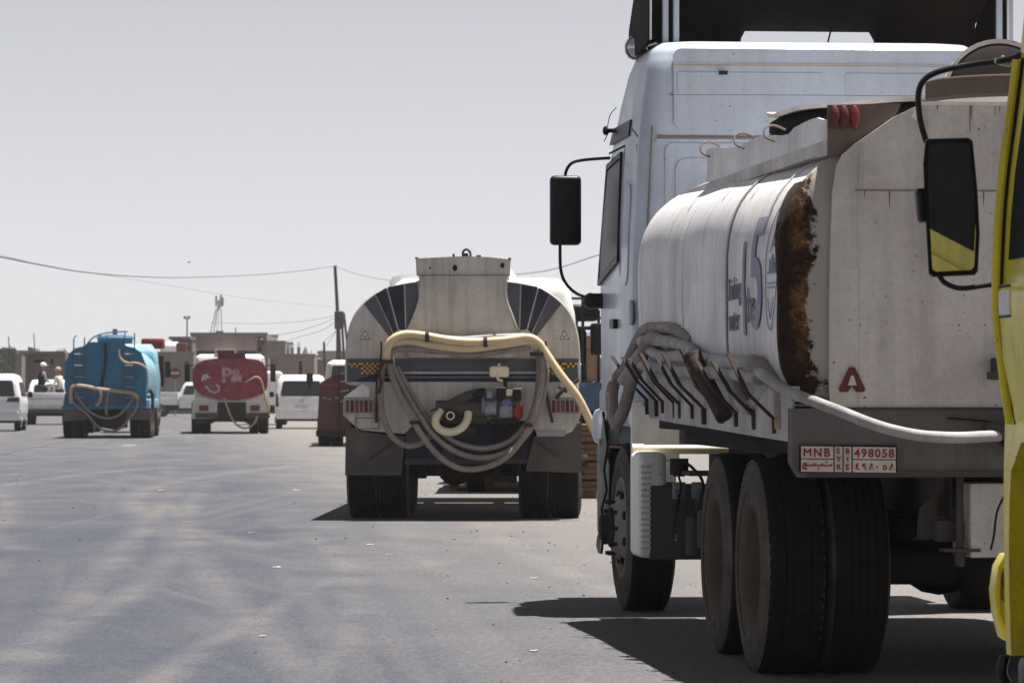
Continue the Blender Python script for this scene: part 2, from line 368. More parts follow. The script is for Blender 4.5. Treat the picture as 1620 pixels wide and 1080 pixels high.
    # cracks and patches running across the road
    v = N(t, 'ShaderNodeTexVoronoi', Scale=.33); v.feature = 'DISTANCE_TO_EDGE'
    mp = N(t, 'ShaderNodeMapping'); t.links.new(g, mp.inputs[0]); mp.inputs['Scale'].default_value = (.6, 1, 1)
    ds = N(t, 'ShaderNodeTexNoise', Scale=1.4, Detail=6); t.links.new(g, ds.inputs[0])
    va = N(t, 'ShaderNodeVectorMath', operation='ADD'); t.links.new(mp.outputs[0], va.inputs[0]); t.links.new(ds.outputs['Color'], va.inputs[1]); t.links.new(va.outputs[0], v.inputs['Vector'])
    cr = ramp(t, v.outputs['Distance'], .004, .0)
    c = mix(t, math_(t, 'MULTIPLY', cr, .55), c, (.05, .05, .05))
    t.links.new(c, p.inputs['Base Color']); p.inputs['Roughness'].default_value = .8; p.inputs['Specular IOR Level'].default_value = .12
    b = N(t, 'ShaderNodeBump', Strength=.35, Distance=.01); t.links.new(math_(t, 'ADD', gr, gr2), b.inputs['Height']); t.links.new(b.outputs[0], p.inputs['Normal'])
    return obj('asphalt_ground', bm, m, smooth=False, kind='structure')
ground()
# ---------------------------------------------------------------- wheels
def tyre_bm(Rr, w, lugs=0, seg=56, ribs=True):
    bm = B(); rb = Rr * .57
    tp = [(0.02 * w, rb), (.0, rb * 1.06), (-.03 * w, rb * 1.25), (-.040 * w, Rr * .70), (-.052 * w, Rr * .715), (-.040 * w, Rr * .73), (-.045 * w, Rr * .80), (-.056 * w, Rr * .815), (-.045 * w, Rr * .83), (-.02 * w, Rr * .90), (.035 * w, Rr * .955), (.07 * w, Rr * .985), (.12 * w, Rr)]
    mid = []
    if ribs:
        for q in (.30, .45, .60, .75): mid += [(w * (q - .022), Rr), (w * (q - .016), Rr * .982), (w * (q + .016), Rr * .982), (w * (q + .022), Rr)]
    prof = tp + mid + [(w - a, r) for a, r in reversed(tp)] + [(w * .9, rb * .97), (w * .1, rb * .97)]
    lathe(bm, prof, 'X', (0, 0, 0), seg, closed=True)
    if lugs:
        for k in range(lugs):
            a = 2 * math.pi * k / lugs
            for (xc, ww, sk) in ((w * .085, w * .15, .35), (w * .915, w * .15, -.35)):
                t = B(); box(t, (xc, 0, Rr * .982), (ww, 2 * math.pi * Rr / lugs * .55, Rr * .06), bev=.004, seg=1)
                for v in t.verts:
                    if abs(v.co.x - w / 2) > w * .42: v.co.z -= .012
                bmesh.ops.rotate(t, verts=t.verts, matrix=Matrix.Rotation(a, 3, 'X')); merge(bm, t)
            for j, xc in enumerate((w * .37, w * .5, w * .63)):
                t = B(); box(t, (xc, 0, Rr * .9955), (w * .10, 2 * math.pi * Rr / lugs * .8, Rr * .012))
                bmesh.ops.rotate(t, verts=t.verts, matrix=Matrix.Rotation(a + .03 * j, 3, 'X')); merge(bm, t)
    return bm
def rim_bm(Rr, w, style):
    bm = B(); rb = Rr * .575; seg = 40
    if style == 'deep':     # outer wheel of a twin pair: deep dish
        prof = [(0, rb * 1.04), (-.008, rb * 1.0), (.004, rb * .96), (.02, rb * .93), (.10, rb * .90), (.135, rb * .80), (.14, rb * .5), (.15, rb * .28), (.15, .001)]
    else:                   # front wheel: dished outward with hand holes
        prof = [(0, rb * 1.04), (-.008, rb * 1.0), (.004, rb * .96), (.05, rb * .90), (.03, rb * .78), (-.03, rb * .62), (-.055, rb * .52), (-.055, rb * .001)]
    rings = [[Vector((al, r * math.cos(2 * math.pi * k / seg), r * math.sin(2 * math.pi * k / seg))) for k in range(seg)] for al, r in prof]
    loft(bm, rings, (False, False))
    loft(bm, [[v + Vector((.006, 0, 0)) for v in r] for r in rings], (False, False))
    return bm
def hub_bm(Rr, style):
    bm = B(); rb = Rr * .575
    if style == 'deep': lathe(bm, [(.15, .11), (.08, .10), (.06, .09), (.05, .05), (.05, .001)], 'X', seg=20); nr, nx = .155, .135
    else: lathe(bm, [(-.05, .13), (-.075, .12), (-.085, .09), (-.13, .075), (-.12, .05), (-.12, .001)], 'X', seg=20); nr, nx = .165, -.062
    for k in range(10):
        a = 2 * math.pi * k / 10; c = Vector((nx, nr * math.cos(a), nr * math.sin(a)))
        cyl(bm, c + Vector((.02, 0, 0)), c - Vector((.03, 0, 0)), .014, 6)
    return bm
def holes_bm(Rr, style):
    bm = B(); rb = Rr * .575; r, x = (rb * .66, .134) if style == 'deep' else (rb * .70, -.006)
    for k in range(8 if style != 'deep' else 8):
        a = 2 * math.pi * (k + .5) / 8; c = Vector((x, r * math.cos(a), r * math.sin(a)))
        t = B(); sphere(t, (0, 0, 0), .028, 12, (.25 if style == 'deep' else .5, 1, 1.25))
        bmesh.ops.rotate(t, verts=t.verts, matrix=Matrix.Rotation(a + math.pi / 2, 3, 'X')); bmesh.ops.translate(t, verts=t.verts, vec=c); merge(bm, t)
    return bm
WK = {}
def wheel(parent, x_out, y, side, style='deep', Rr=.52, w=.27, lugs=0, detail=True, rimmat=None, x_in=False):
    """side -1: left wheel whose outer face is at x_out; +1: right"""
    key = (style, Rr, w, lugs, detail, rimmat)
    if key not in WK:
        r = obj('wheel', rim_bm(Rr, w, style), M[rimmat or 'rim'])
        ty = obj('tyre', tyre_bm(Rr, w, lugs, 56 if detail else 28, detail), M['tyre'], r)
        ty.data.materials.append(M['tyre_side'])
        for f in ty.data.polygons:
            c = f.center
            if math.hypot(c.y, c.z) < Rr * .965: f.material_index = 1
        if detail:
            obj('hub', hub_bm(Rr, style), M['under'] if style != 'deep' else M['rim'], r)
            obj('hand_holes', holes_bm(Rr, style), M['dark'], r, kind='stuff')
        WK[key] = r; new = r
    else: new = copytree(WK[key])
    new.parent = parent; new.location = (x_out, y, Rr - .012); new.rotation_euler = (0, 0, 0 if side < 0 else math.pi)
    return new
def dual(parent, xo, y, Rr=.52, w=.27, lugs=(0, 0), detail=True, gap=.31, sides=(-1, 1)):
    for s in sides:
        a = wheel(parent, s * xo, y, s, 'deep', Rr, w, lugs[0], detail)
        b = wheel(parent, s * (xo - gap), y, s, 'deep', Rr, w, lugs[1], detail)
# ---------------------------------------------------------------- generic sections
def sec_pts(hw, zc, hu, hl, nu, nl, n=48):
    pts = []
    for k in range(n):
        a = 2 * math.pi * k / n; c, s = math.cos(a), math.sin(a)
        e = nu if s >= 0 else nl; h = hu if s >= 0 else hl
        pts.append((hw * math.copysign(abs(c) ** (2 / e), c), zc + h * math.copysign(abs(s) ** (2 / e), s)))
    return pts
def sec_x(z, hw, zc, hu, hl, nu, nl):
    h, e = (hu, nu) if z >= zc else (hl, nl)
    q = min(1, abs(z - zc) / h); return hw * (1 - q ** e) ** (1 / e)
def sec_loft(bm, S, stations, tilt=0.0, cap=(True, True), dent=0.0):
    """stations: (y, scale, inset); scaled about the section's middle"""
    hw, zc, hu, hl, nu, nl = S; rings = []
    for y, ins in stations:
        pts = sec_pts(hw - ins, zc, hu - ins, hl - ins, nu, nl, 72)
        ring = []
        for x, z in pts:
            v = Vector((x, y, z + tilt * y))
            if dent:
                d = dent * noise.noise(Vector((x * 1.3, y * 1.1, z * 1.5))); v.x += d * (1 if x > 0 else -1); v.z += d * .5
            ring.append(v)
        rings.append(ring)
    loft(bm, rings, cap); return bm
def rr_ring(z, hw, y0, y1, r0, r1, n=6):
    pts = []
    for cx, cy, r, a0 in ((hw - r1, y1 - r1, r1, 0), (-hw + r1, y1 - r1, r1, 90), (-hw + r0, y0 + r0, r0, 180), (hw - r0, y0 + r0, r0, 270)):
        for k in range(n + 1):
            a = math.radians(a0 + 90 * k / n); pts.append(Vector((cx + r * math.cos(a), cy + r * math.sin(a), z)))
    return pts
class Body:
    """a body lofted over levels (z, half width, y rear, y front)"""
    def __init__(s, lv, r0=.1, r1=.25): s.lv = lv; s.r0 = r0; s.r1 = r1
    def at(s, z):
        lv = s.lv
        if z <= lv[0][0]: return lv[0][1:]
        for a, b in zip(lv, lv[1:]):
            if z <= b[0]:
                t = (z - a[0]) / (b[0] - a[0]); return tuple(p + (q - p) * t for p, q in zip(a[1:], b[1:]))
        return lv[-1][1:]
    def bm(s, sub=3):
        rings = []
        for a, b in zip(s.lv, s.lv[1:]):
            for k in range(sub):
                t = k / sub; q = [p + (r - p) * t for p, r in zip(a, b)]; rings.append(rr_ring(q[0], q[1], q[2], q[3], s.r0, s.r1))
        q = s.lv[-1]; rings.append(rr_ring(q[0], q[1], q[2], q[3], s.r0, s.r1))
        bm = B(); loft(bm, rings); return bm
    def side(s, sg):   # (u=y, v=z, d outwards)
        return lambda u, v, d: Vector((sg * (s.at(v)[0] + d), u, v))
    def rear(s): return lambda u, v, d: Vector((u, s.at(v)[1] - d, v))
    def front(s): return lambda u, v, d: Vector((u, s.at(v)[2] + d, v))
# ================================================================ 1. the white tanker at the right
A = .098
TW = Frame(2.44, 17.64, A)
T1 = thing('tanker_truck', 'large white and rusty water tanker seen close from behind, license plate MNB 498058', 'tanker truck', (TW.ox, TW.oy, 0), A)
TILT = .018
S1 = (1.2, 1.85, .70, .60, 3.2, 6.0)
bm = B(); st = [(.07, 0.004)] + [(.13 + .12 * k, .0) for k in range(1, 40)] + [(4.95, .0), (5.12, .006), (5.24, .04), (5.32, .12), (5.37, .25)]
sec_loft(bm, S1, st, TILT, dent=.022); obj('tank_shell', bm, M['tank_white'], T1, angle=60)
bm = B(); sec_loft(bm, S1, [(.10, -.010), (.075, -.012), (.055, -.002), (.035, .03), (.018, .075), (.004, .13), (-.004, .18), (-.004, .24)], TILT, dent=.008); obj('rusty_rim', bm, M['rusty'], T1, angle=60)
# overlapping rust-eaten flange strip
def tank_side(u, v, d): return Vector((-(sec_x(v - TILT * u, *S1) + .012 + d), u, v))
bm = B()
ol = [(.17, 1.45)]
for k in range(16): ol.append((.17 + .022 * math.sin(k * 1.7) + .012 * R.random(), 1.5 + k * .05))
ol += [(.20, 2.28), (.26, 2.34), (.29, 2.2)]
for k in range(14): pass
ol = [(.085, 1.34), (.12, 1.36)] + [(.108 + .02 * R.random(), 1.4 + k * .05) for k in range(9)] + [(.12, 1.86), (.11, 1.92), (.125, 2.02), (.20, 2.03), (.17, 2.06), (.235, 2.09), (.20, 2.13), (.25, 2.18), (.21, 2.22), (.27, 2.27), (.24, 2.31), (.085, 2.31)]
prism(bm, ol, tank_side, .0, .006, sub=1); obj('torn_flange', bm, M['hook'], T1)
# end panel with its raised upper plate
bm = B()
pan = [(-.995, 1.265), (1.03, 1.27), (1.09, 1.5), (1.09, 2.0), (1.0, 2.3), (.9, 2.42), (.62, 2.66), (-.575, 2.66), (-.70, 2.60), (-.80, 2.53), (-.89, 2.47), (-.935, 2.43), (-.965, 2.38), (-.985, 2.25), (-.995, 2.0), (-1.0, 1.7), (-1.0, 1.4)]
prism(bm, pan, lambda u, v, d: Vector((u, -d, v)), .0, .022); obj('end_panel', bm, M['panel_white'], T1)
bm = B(); b2(bm, (-.88, -.026, 2.262), (1.0, -.021, 2.268)); obj('weld_seam', bm, M['seam'], T1)
bm = B(); prism(bm, [(-.62, 2.60), (-.575, 2.672), (.6, 2.672), (.62, 2.655), (-.57, 2.655), (-.60, 2.585)], lambda u, v, d: Vector((u, -d, v)), -.02, .03); obj('panel_lip', bm, M['white'], T1)
bm = B()
for k in range(26):
    x = R.uniform(-.95, 1.0); z = R.choice((2.655, 2.262, 2.655)) ; ln = R.uniform(.02, .12); w__ = R.uniform(.0015, .004)
    if x < -.55 and z > 2.5: continue
    prism(bm, [(x - w__, z), (x + w__, z), (x + w__ * .4, z - ln), (x - w__ * .4, z - ln)], lambda u, v, d: Vector((u, -.022 - d, v)), 0, .0012)
obj('rust_drips', bm, M['brown_plate'], T1, smooth=False, kind='stuff')
bm = B()
for x in (-.86,): tube(bm, [(x, -.022, 1.29), (x + .004, -.023, 1.7), (x - .004, -.023, 2.1), (x, -.022, 2.44)], .004, 5, 12, wob=.5)
obj('weld_bead', bm, M['panel_white'], T1)
def seam(y, S=S1, r=.006, mat='seam', ins=0.0):
    bm = B(); hw, zc, hu, hl, nu, nl = S
    pts = [(x, y + .008 * noise.noise(Vector((x * 3, z * 3, y))), z + TILT * y) for x, z in sec_pts(hw + ins, zc, hu + ins, hl + ins, nu, nl, 72)]
    tube(bm, pts + [pts[0]], r, 5, 1, False, False); obj('weld_seam', bm, M[mat], T1)
seam(1.72, r=.005); seam(1.74, r=.004, mat='tank_white', ins=.006); seam(.62, r=.005, mat='tank_white'); seam(3.3, r=.006, mat='tank_white')
bm = B(); pts = [(x, 3.02, z + TILT * 3) for x, z in sec_pts(*[a + b for a, b in zip(S1, (.012, 0, .012, .012, 0, 0))], 72)]
# lettering and seal printed on the side
def side_txt(y0, z0): return lambda u, v, d: tank_side(y0 - u, z0 + v, d - .012 + .024 * 0 + .012)
def ts(u, v, d):   # follows the dented shell
    x, z = sec_x(v - TILT * u, *S1), v - TILT * u
    dd = .022 * noise.noise(Vector((-x * 1.3, u * 1.1, z * 1.5))); return Vector((-(x + dd + d), u, v + dd * .5))
bm = B(); textmesh(bm, '5', .74, lambda u, v, d: ts(.93 - u, 1.66 + v, d), .004, .008, .012, 3); obj('printed_number', bm, M['ink'], T1)
bm = B(); textmesh(bm, '1', .66, lambda u, v, d: ts(1.28 - u, 1.62 + v, d), .004, .008, .0, 3); obj('printed_number', bm, M['ink'], T1)
for s_, q_, y_, z_, w__ in (('Drinking', .16, 1.70, 1.80, .86), ('water', .16, 1.64, 1.65, .9), ('the', .24, 1.06, 1.68, .9)):
    bm = B(); textmesh(bm, s_, q_, lambda u, v, d: ts(y_ - u, z_ + v, d), .005, .009, .0, 1, w__); obj('printed_text', bm, M['ink2'], T1, smooth=False)
bm = B()
def ringpts(cy, cz, ry, rz, n=40): return [(cy + ry * math.cos(2 * math.pi * k / n), cz + rz * math.sin(2 * math.pi * k / n)) for k in range(n + 1)]
def stroke(bm, pts, wd, fn, d0=.003, d1=.007):
    for (a, b), (c, d) in zip(pts, pts[1:]):
        L = math.hypot(c - a, d - b) or 1; nx, ny = -(d - b) / L * wd / 2, (c - a) / L * wd / 2
        ex, ey = (c - a) / L * wd * .3, (d - b) / L * wd * .3
        prism(bm, [(a + nx - ex, b + ny - ey), (c + nx + ex, d + ny + ey), (c - nx + ex, d - ny + ey), (a - nx - ex, b - ny - ey)], fn, d0, d1)
tz = lambda u, v, d: ts(u, v, d)
tz2 = lambda u, v, d: ts(.345 + (u - .44) * .78, v, d)
stroke(bm, ringpts(.44, 1.93, .20, .30), .007, tz2)
stroke(bm, [(.30, 1.90), (.58, 1.90)], .007, tz2); stroke(bm, [(.32, 1.85), (.56, 1.85)], .006, tz2); stroke(bm, [(.32, 1.83), (.56, 1.83)], .006, tz2)
stroke(bm, [(.40, 2.03), (.44, 2.17), (.48, 2.03), (.40, 2.03)], .007, tz2); stroke(bm, [(.36, 2.0), (.44, 2.10), (.52, 2.0)], .006, tz2)
for k in range(5): stroke(bm, [(.36 + k * .04, 1.91), (.36 + k * .04 + .01 * math.sin(k), 1.94 + .02 * (k % 3))], .022, tz2)
stroke(bm, [(.34, 1.78), (.44, 1.68), (.54, 1.78)], .005, tz2); obj('printed_seal', bm, M['ink'], T1)
# side skirt
bm = B()
sk = [(0.01, 1.115), (5.0, 1.10), (5.02, 1.28), (5.0, 1.34), (.01, 1.345)]
prism(bm, [(u, v) for u, v in sk], lambda u, v, d: Vector((-(1.155 + d + .015 * math.sin(u * 2.3)), u, v + TILT * u)), 0, .012, sub=2); obj('side_skirt', bm, M['skirt_white'], T1)
bm = B(); prism(bm, [(0.01, 1.30), (5.0, 1.30), (5.0, 1.37), (.01, 1.37)], lambda u, v, d: Vector((-(1.13 + d), u, v + TILT * u)), 0, .04); obj('hose_tray', bm, M['skirt_white'], T1)
bm = B(); b2(bm, (-.95, .02, 1.04), (.95, 4.95, 1.14)); b2(bm, (-1.10, .02, 1.13), (1.10, 4.95, 1.26)); obj('tank_cradle', bm, M['under'], T1)
# hooks along the skirt
for i, (px, w_) in enumerate(((968, .018), (990, .02), (1005, .018), (1031, .016), (1043, .035), (1068, .018), (1090, .03), (1122, .05), (1150, .022), (1180, .03), (1212, .022))):
    yl = 5.0 - (px - 985) * .0182 if px < 1100 else max(.35, 5.0 - (px - 985) * .0182 + .1)
    yl = max(.3, 4.95 - 4.5 * (px - 968) / 244 ** 1.0 * 1.0)
    bm = B(); z0 = TILT * yl; wd = w_ * 1.5; ln = .12 + .05 * R.random(); fl = .03 + .06 * R.random()
    out = .15 + .03 * R.random(); top = .22 + .07 * R.random()
    P = [(-1.172, yl, 1.12 + z0 + .03 * R.random()), (-1.175, yl, 1.21 + z0), (-1.19 - out * .6, yl + fl * .5, 1.30 + z0 + .03), (-1.19 - out, yl + fl + .1, 1.24 + top + z0)]
    for a, b in zip(P, P[1:]):
        a = Vector(a); b = Vector(b); d = (b - a); s = Vector((0, 1, 0)) * wd; nn = Vector((.010, 0, 0)) if abs(d.z) > abs(d.x) else Vector((0, 0, .010))
        loft(bm, [[p + s / 2 + nn, p - s / 2 + nn, p - s / 2 - nn, p + s / 2 - nn] for p in (a, b)])
    obj('hose_hook', bm, M['hook'], T1, smooth=False)
bm = B(); cyl(bm, (-1.33, 2.0, 1.52), (-1.21, 1.75, 1.22), .045, 12); cyl(bm, (-1.335, 2.01, 1.53), (-1.33, 2.0, 1.515), .05, 12); obj('rusty_pipe_stub', bm, M['hook'], T1)
# rear beam, plate, bumper details
bm = B(); prism(bm, [(-1.13, .955), (-1.17, 1.02), (-1.17, 1.27), (1.17, 1.27), (1.17, .955)], lambda u, v, d: Vector((u, -d, v)), -.10, .025); obj('rear_beam', bm, M['beam_grey'], T1)
bm = B(); b2(bm, (-1.10, -.033, .955), (1.17, -.024, .985)); b2(bm, (-1.0, -.03, 1.262), (1.17, -.022, 1.275)); b2(bm, (-.2, -.03, 1.19), (.22, -.026, 1.196)); obj('beam_edge', bm, M['chassis'], T1)
bm = B(); tx = TW.xs(1348, -.03)
prism(bm, [(tx - .060, 1.36), (tx - .055, 1.345), (tx - .02, 1.345), (tx, 1.375), (tx + .02, 1.345), (tx + .055, 1.345), (tx + .060, 1.36), (tx + .012, 1.458), (tx - .012, 1.458)], lambda u, v, d: Vector((u, -.022 - d, v)), 0, .012); obj('warning_triangle', bm, M['redlens_dirty'], T1)
bm = B(); prism(bm, [(tx - .02, 1.375), (tx + .02, 1.375), (tx + .006, 1.42), (tx - .006, 1.42)], lambda u, v, d: Vector((u, -.035 - d, v)), 0, .002); obj('triangle_centre', bm, M['panel_white'], T1)
# license plate: seven small panels with their lettering
xa, xb = TW.xs(1265, -.04), TW.xs(1419, -.04); zt, zb = 1.102, .978; pw = xb - xa
plate = obj('license_plate', box(B(), ((xa + xb) / 2, -.033, (zt + zb) / 2), (pw, .012, zt - zb), bev=.003), M['blackmatt'], T1)
plate.rotation_euler = (0, 0, 0)
def pm(u, v, d): return Vector((xa + u * pw, -.0395 - d, zb + v * (zt - zb) - .006 * u))
for r_ in ((.015, .53, .345, .97), (.015, .04, .345, .49), (.36, .04, .438, .97), (.452, .04, .53, .97), (.545, .53, .985, .97), (.545, .04, .985, .49)):
    bm = B(); prism(bm, [(r_[0], r_[1]), (r_[2], r_[1]), (r_[2], r_[3]), (r_[0], r_[3])], pm, 0, .004); obj('plate_panel', bm, M['plate_w'], plate, smooth=False)
bm = B()
def pt(s, u, v, hgt, wid=1.0, bold=.012):
    textmesh(bm, s, hgt / .73, lambda a, b, d: pm(u + a * wid * (zt - zb) / pw, v + b, d), .0045, .0065, bold, 0)
for s, u in (('M', .03), ('N', .138), ('B', .245)): pt(s, u, .60, .31, 1.0, .0 if s == 'M' else .014)
pt('M', .036, .60, .31, 1.0, 0)
for k, s in enumerate('498058'): pt(s, .56 + k * .0705, .60, .31, 1.0, .012)
pt('S', .375, .72, .2); pt('Y', .375, .42, .2); pt('R', .375, .13, .2); pt('B', .468, .72, .2); pt('S', .468, .12, .22)
for k in range(5):
    a = math.radians(90 + 72 * k)
    prism(bm, [(.49 + .030 * math.cos(a) * .5, .52 + .10 * math.sin(a)), (.49 + .013 * math.cos(a + .63) * .5, .52 + .045 * math.sin(a + .63)), (.49, .52), (.49 + .013 * math.cos(a - .63) * .5, .52 + .045 * math.sin(a - .63))], pm, .0045, .0065)
for k, s in enumerate('٤٩٨٠٥٨'): pt(s, .57 + k * .07, .14, .24, 1.0, .012)
def ps(pts, wd=.008):
    for (a, b), (c, d) in zip(pts, pts[1:]):
        L = math.hypot((c - a) * 3.4, d - b) or 1; nx, ny = -(d - b) / L * wd, (c - a) * 3.4 / L * wd * 3.4
        prism(bm, [(a + nx, b + ny), (c + nx, d + ny), (c - nx, d - ny), (a - nx, b - ny)], pm, .0045, .0065)
ps([(.325, .27), (.325, .33)]); ps([(.327, .27), (.23, .27), (.23, .35)]); ps([(.23, .27), (.15, .27), (.15, .36)]); ps([(.15, .27), (.065, .27), (.035, .35)]); ps([(.035, .35), (.075, .34)])
ps([(.05, .32), (.03, .22), (.04, .14), (.075, .13)])
for u, v in ((.275, .40), (.19, .16), (.062, .21)): ps([(u - .006, v), (u + .006, v)], .012)
obj('plate_lettering', bm, M['plate_r'], plate, smooth=False)
# latch and hose socket on the rear
bm = B(); lx = TW.xs(1574, -.05); box(bm, (lx, -.06, 1.45), (.03, .08, .10), bev=.006); box(bm, (lx - .02, -.10, 1.42), (.05, .04, .035), bev=.005); obj('latch', bm, M['chassis'], T1)
bm = B(); lx = TW.xs(1590, -.1); cyl(bm, (lx - .1, -.12, 1.165), (lx + .2, -.12, 1.17), .042, 14); box(bm, (lx + .05, -.07, 1.10), (.12, .10, .05), [('Y', .5)], .005); obj('hose_socket', bm, M['chassis'], T1)
bm = B(); tube(bm, [(TW.xs(1500, -.05), -.04, 1.225), (TW.xs(1570, -.05), -.05, 1.205), (TW.xs(1590, -.05), -.06, 1.15)], .006, 6); obj('cable', bm, M['black'], T1)
# underside: rails, axles, boxes
for s in (-1, 1):
    bm = B(); b2(bm, (s * .40 - .04, .3, .76), (s * .40 + .04, 7.4, 1.03), .01); obj('chassis_rail', bm, M['chassis'], T1)
bm = B()
for y in (.35, 1.6, 3.1, 4.3, 5.6): b2(bm, (-.36, y - .05, .80), (.36, y + .05, .98))
obj('crossmembers', bm, M['under'], T1, kind='stuff')
for y in (.95, 2.30):
    bm = B(); cyl(bm, (-1.0, y, .50), (1.0, y, .50), .085, 14); sphere(bm, (0, y, .52), .24, 16, (1, 1, .95)); cyl(bm, (0, y, .56), (0, y + 1.1, .66), .05, 10); obj('axle', bm, M['under'], T1)
    for s in (-1, 1):
        bm = B()
        for k in range(5): box(bm, (s * .5, y, .66 + k * .022), (.08, 1.25 - k * .2, .018))
        obj('leaf_spring', bm, M['under'], T1)
bm = B(); cyl(bm, (-1.0, 6.2, .52), (1.0, 6.2, .52), .06, 12); obj('axle', bm, M['under'], T1)
x0, x1 = TW.xs(1534, .12), TW.xs(1640, .12)
bm = B(); b2(bm, (x0, .10, .58), (x1 + .25, .5, .925), .012); obj('pump_box', bm, M['panel_white'], T1)
bm = B(); xx = TW.xs(1522, .1); cyl(bm, (xx, .15, .62), (xx, .15, .97), .018, 10); box(bm, (xx, .15, .615), (.17, .12, .014)); cyl(bm, (xx, .15, .54), (xx, .15, .61), .022, 8, .03); obj('hanger_rod', bm, M['chassis'], T1)
bm = B(); xx = TW.xs(1488, .3)
prism(bm, [(xx - .11, .66), (xx + .1, .66), (xx + .1, .88), (xx + .06, .95), (xx - .10, .80)], lambda u, v, d: Vector((u, .3 + d, v)), 0, .02); box(bm, (xx + .02, .26, .70), (.11, .10, .10), bev=.01); obj('spring_hanger', bm, M['chassis'], T1)
bm = B(); tube(bm, [(TW.xs(1592, .05), .05, .88), (TW.xs(1578, .05), .05, .80), (TW.xs(1572, .05), .05, .68), (TW.xs(1568, .05), .06, .62)], .006, 6); obj('cable', bm, M['black'], T1)
bm = B(); tube(bm, [(-.2, .5, .9), (-.1, .8, .75), (.1, 1.4, .8), (0, 2.2, .85)], .02, 8); tube(bm, [(-.7, .5, .95), (-.65, .9, .82), (-.7, 2.3, .85)], .015, 8); obj('air_line', bm, M['black'], T1)
bm = B(); cyl(bm, (-.35, 3.3, .62), (.35, 3.3, .62), .15, 18); obj('air_tank', bm, M['under'], T1)
# wheels
dual(T1, 1.2, .95, lugs=(54, 0)); dual(T1, 1.17, 2.30, lugs=(0, 0))
for s in (-1, 1): wheel(T1, s * 1.165, 6.2, s, 'dish', rimmat='rim_grey')
bm = B(); b2(bm, (.62, 3.5, .5), (1.12, 4.5, .96), .03); obj('fuel_tank', bm, M['chassis'], T1)
# ribbed battery cover behind the front wheel and the gear next to it
bx0 = -1.215; yb = 5.05
bm = B(); box(bm, (bx0 + .085, yb + .16, .68), (.17, .40, .62), bev=.04, seg=4); obj('battery_cover', bm, M['white'], T1)
for k in range(15):
    bm = B(); box(bm, (bx0 + .045, yb - .042, .43 + k * .034), (.062, .010, .014), bev=.003, seg=1); obj('cover_rib', bm, M['panel_white'], T1)
bm = B(); cyl(bm, (-1.17, yb + .37, 1.0), (-.62, yb + .37, 1.0), .028, 14); cyl(bm, (-1.2, yb + .37, 1.0), (-1.13, yb + .37, 1.0), .035, 14); obj('air_pipe', bm, M['hose_cream2'], T1)
bm = B(); box(bm, (-.95, yb + .1, .58), (.40, .30, .44), bev=.02); obj('battery_box', bm, M['chassis'], T1)
bm = B(); cyl(bm, (-.985, yb - .12, .86), (-.985, yb - .12, .955), .055, 16); cyl(bm, (-.985, yb - .12, .85), (-.985, yb - .12, .865), .035, 12); obj('filler_cap', bm, M['under'], T1)
bm = B(); cyl(bm, (-.76, 4.65, .80), (-.76, 4.65, .97), .065, 18); sphere(bm, (-.76, 4.65, .97), .065, 16, (1, 1, .35)); obj('oil_canister', bm, M['olive'], T1)
for dx in (0, .11):
    bm = B(); box(bm, (-1.0 + dx, 4.83, .77), (.075, .03, .10), bev=.008); cyl(bm, (-1.0 + dx, 4.81, .745), (-1.0 + dx, 4.80, .745), .016, 10); obj('valve_block', bm, M['alu'], T1)
bm = B()
for j in range(2):
    for k in range(14):
        t = B(); lathe(t, [(.0, .0105), (.004, .0125), (.0, .0145), (-.004, .0125)], 'X' if k % 2 else 'Y', (0, 0, 0), 8, closed=True)
        bmesh.ops.translate(t, verts=t.verts, vec=(-1.02 + j * .05 + .012 * math.sin(k * .5 + j), 4.76, .76 - k * .021)); merge(bm, t)
obj('hanging_chain', bm, M['hook'], T1, kind='stuff')
bm = B(); tube(bm, [(-.98, 4.78, .92), (-1.01, 4.76, .86), (-1.0, 4.76, .78), (-1.04, 4.77, .6), (-1.045, 4.77, .50)], .007, 6); obj('cable', bm, M['black'], T1)
bm = B(); box(bm, (-.70, 4.5, .72), (.20, .3, .36), bev=.03); cyl(bm, (-.85, 4.62, .45), (-.85, 4.62, .66), .075, 14); obj('air_dryer', bm, M['chassis'], T1)
bm = B(); prism(bm, [(-.90, .42), (-.60, .42), (-.60, .95), (-.86, .95), (-.92, .80)], lambda u, v, d: Vector((u, 3.05 + d, v)), 0, .015); obj('mudguard_panel', bm, M['brown_plate'], T1)
bm = B(); b2(bm, (-.98, 4.55, .86), (-.60, 4.95, .885), .004); cyl(bm, (-.93, 4.7, .40), (-.93, 4.7, .62), .05, 14); b2(bm, (-.90, 4.75, .64), (-.72, 4.85, .72), .008); obj('valve_shelf', bm, M['chassis'], T1)
bm = B(); tube(bm, [(-.99, 4.8, .95), (-.93, 4.74, .90), (-.88, 4.7, .82), (-.90, 4.7, .70), (-.93, 4.7, .62)], .009, 6); tube(bm, [(-.80, 4.6, .97), (-.84, 4.7, .80), (-.74, 4.72, .6), (-.66, 4.7, .5)], .008, 6); obj('air_line', bm, M['black'], T1)
bm = B(); box(bm, (-1.02, 4.78, .50), (.02, .02, .045), bev=.006); obj('chain_tag', bm, M['alu'], T1)
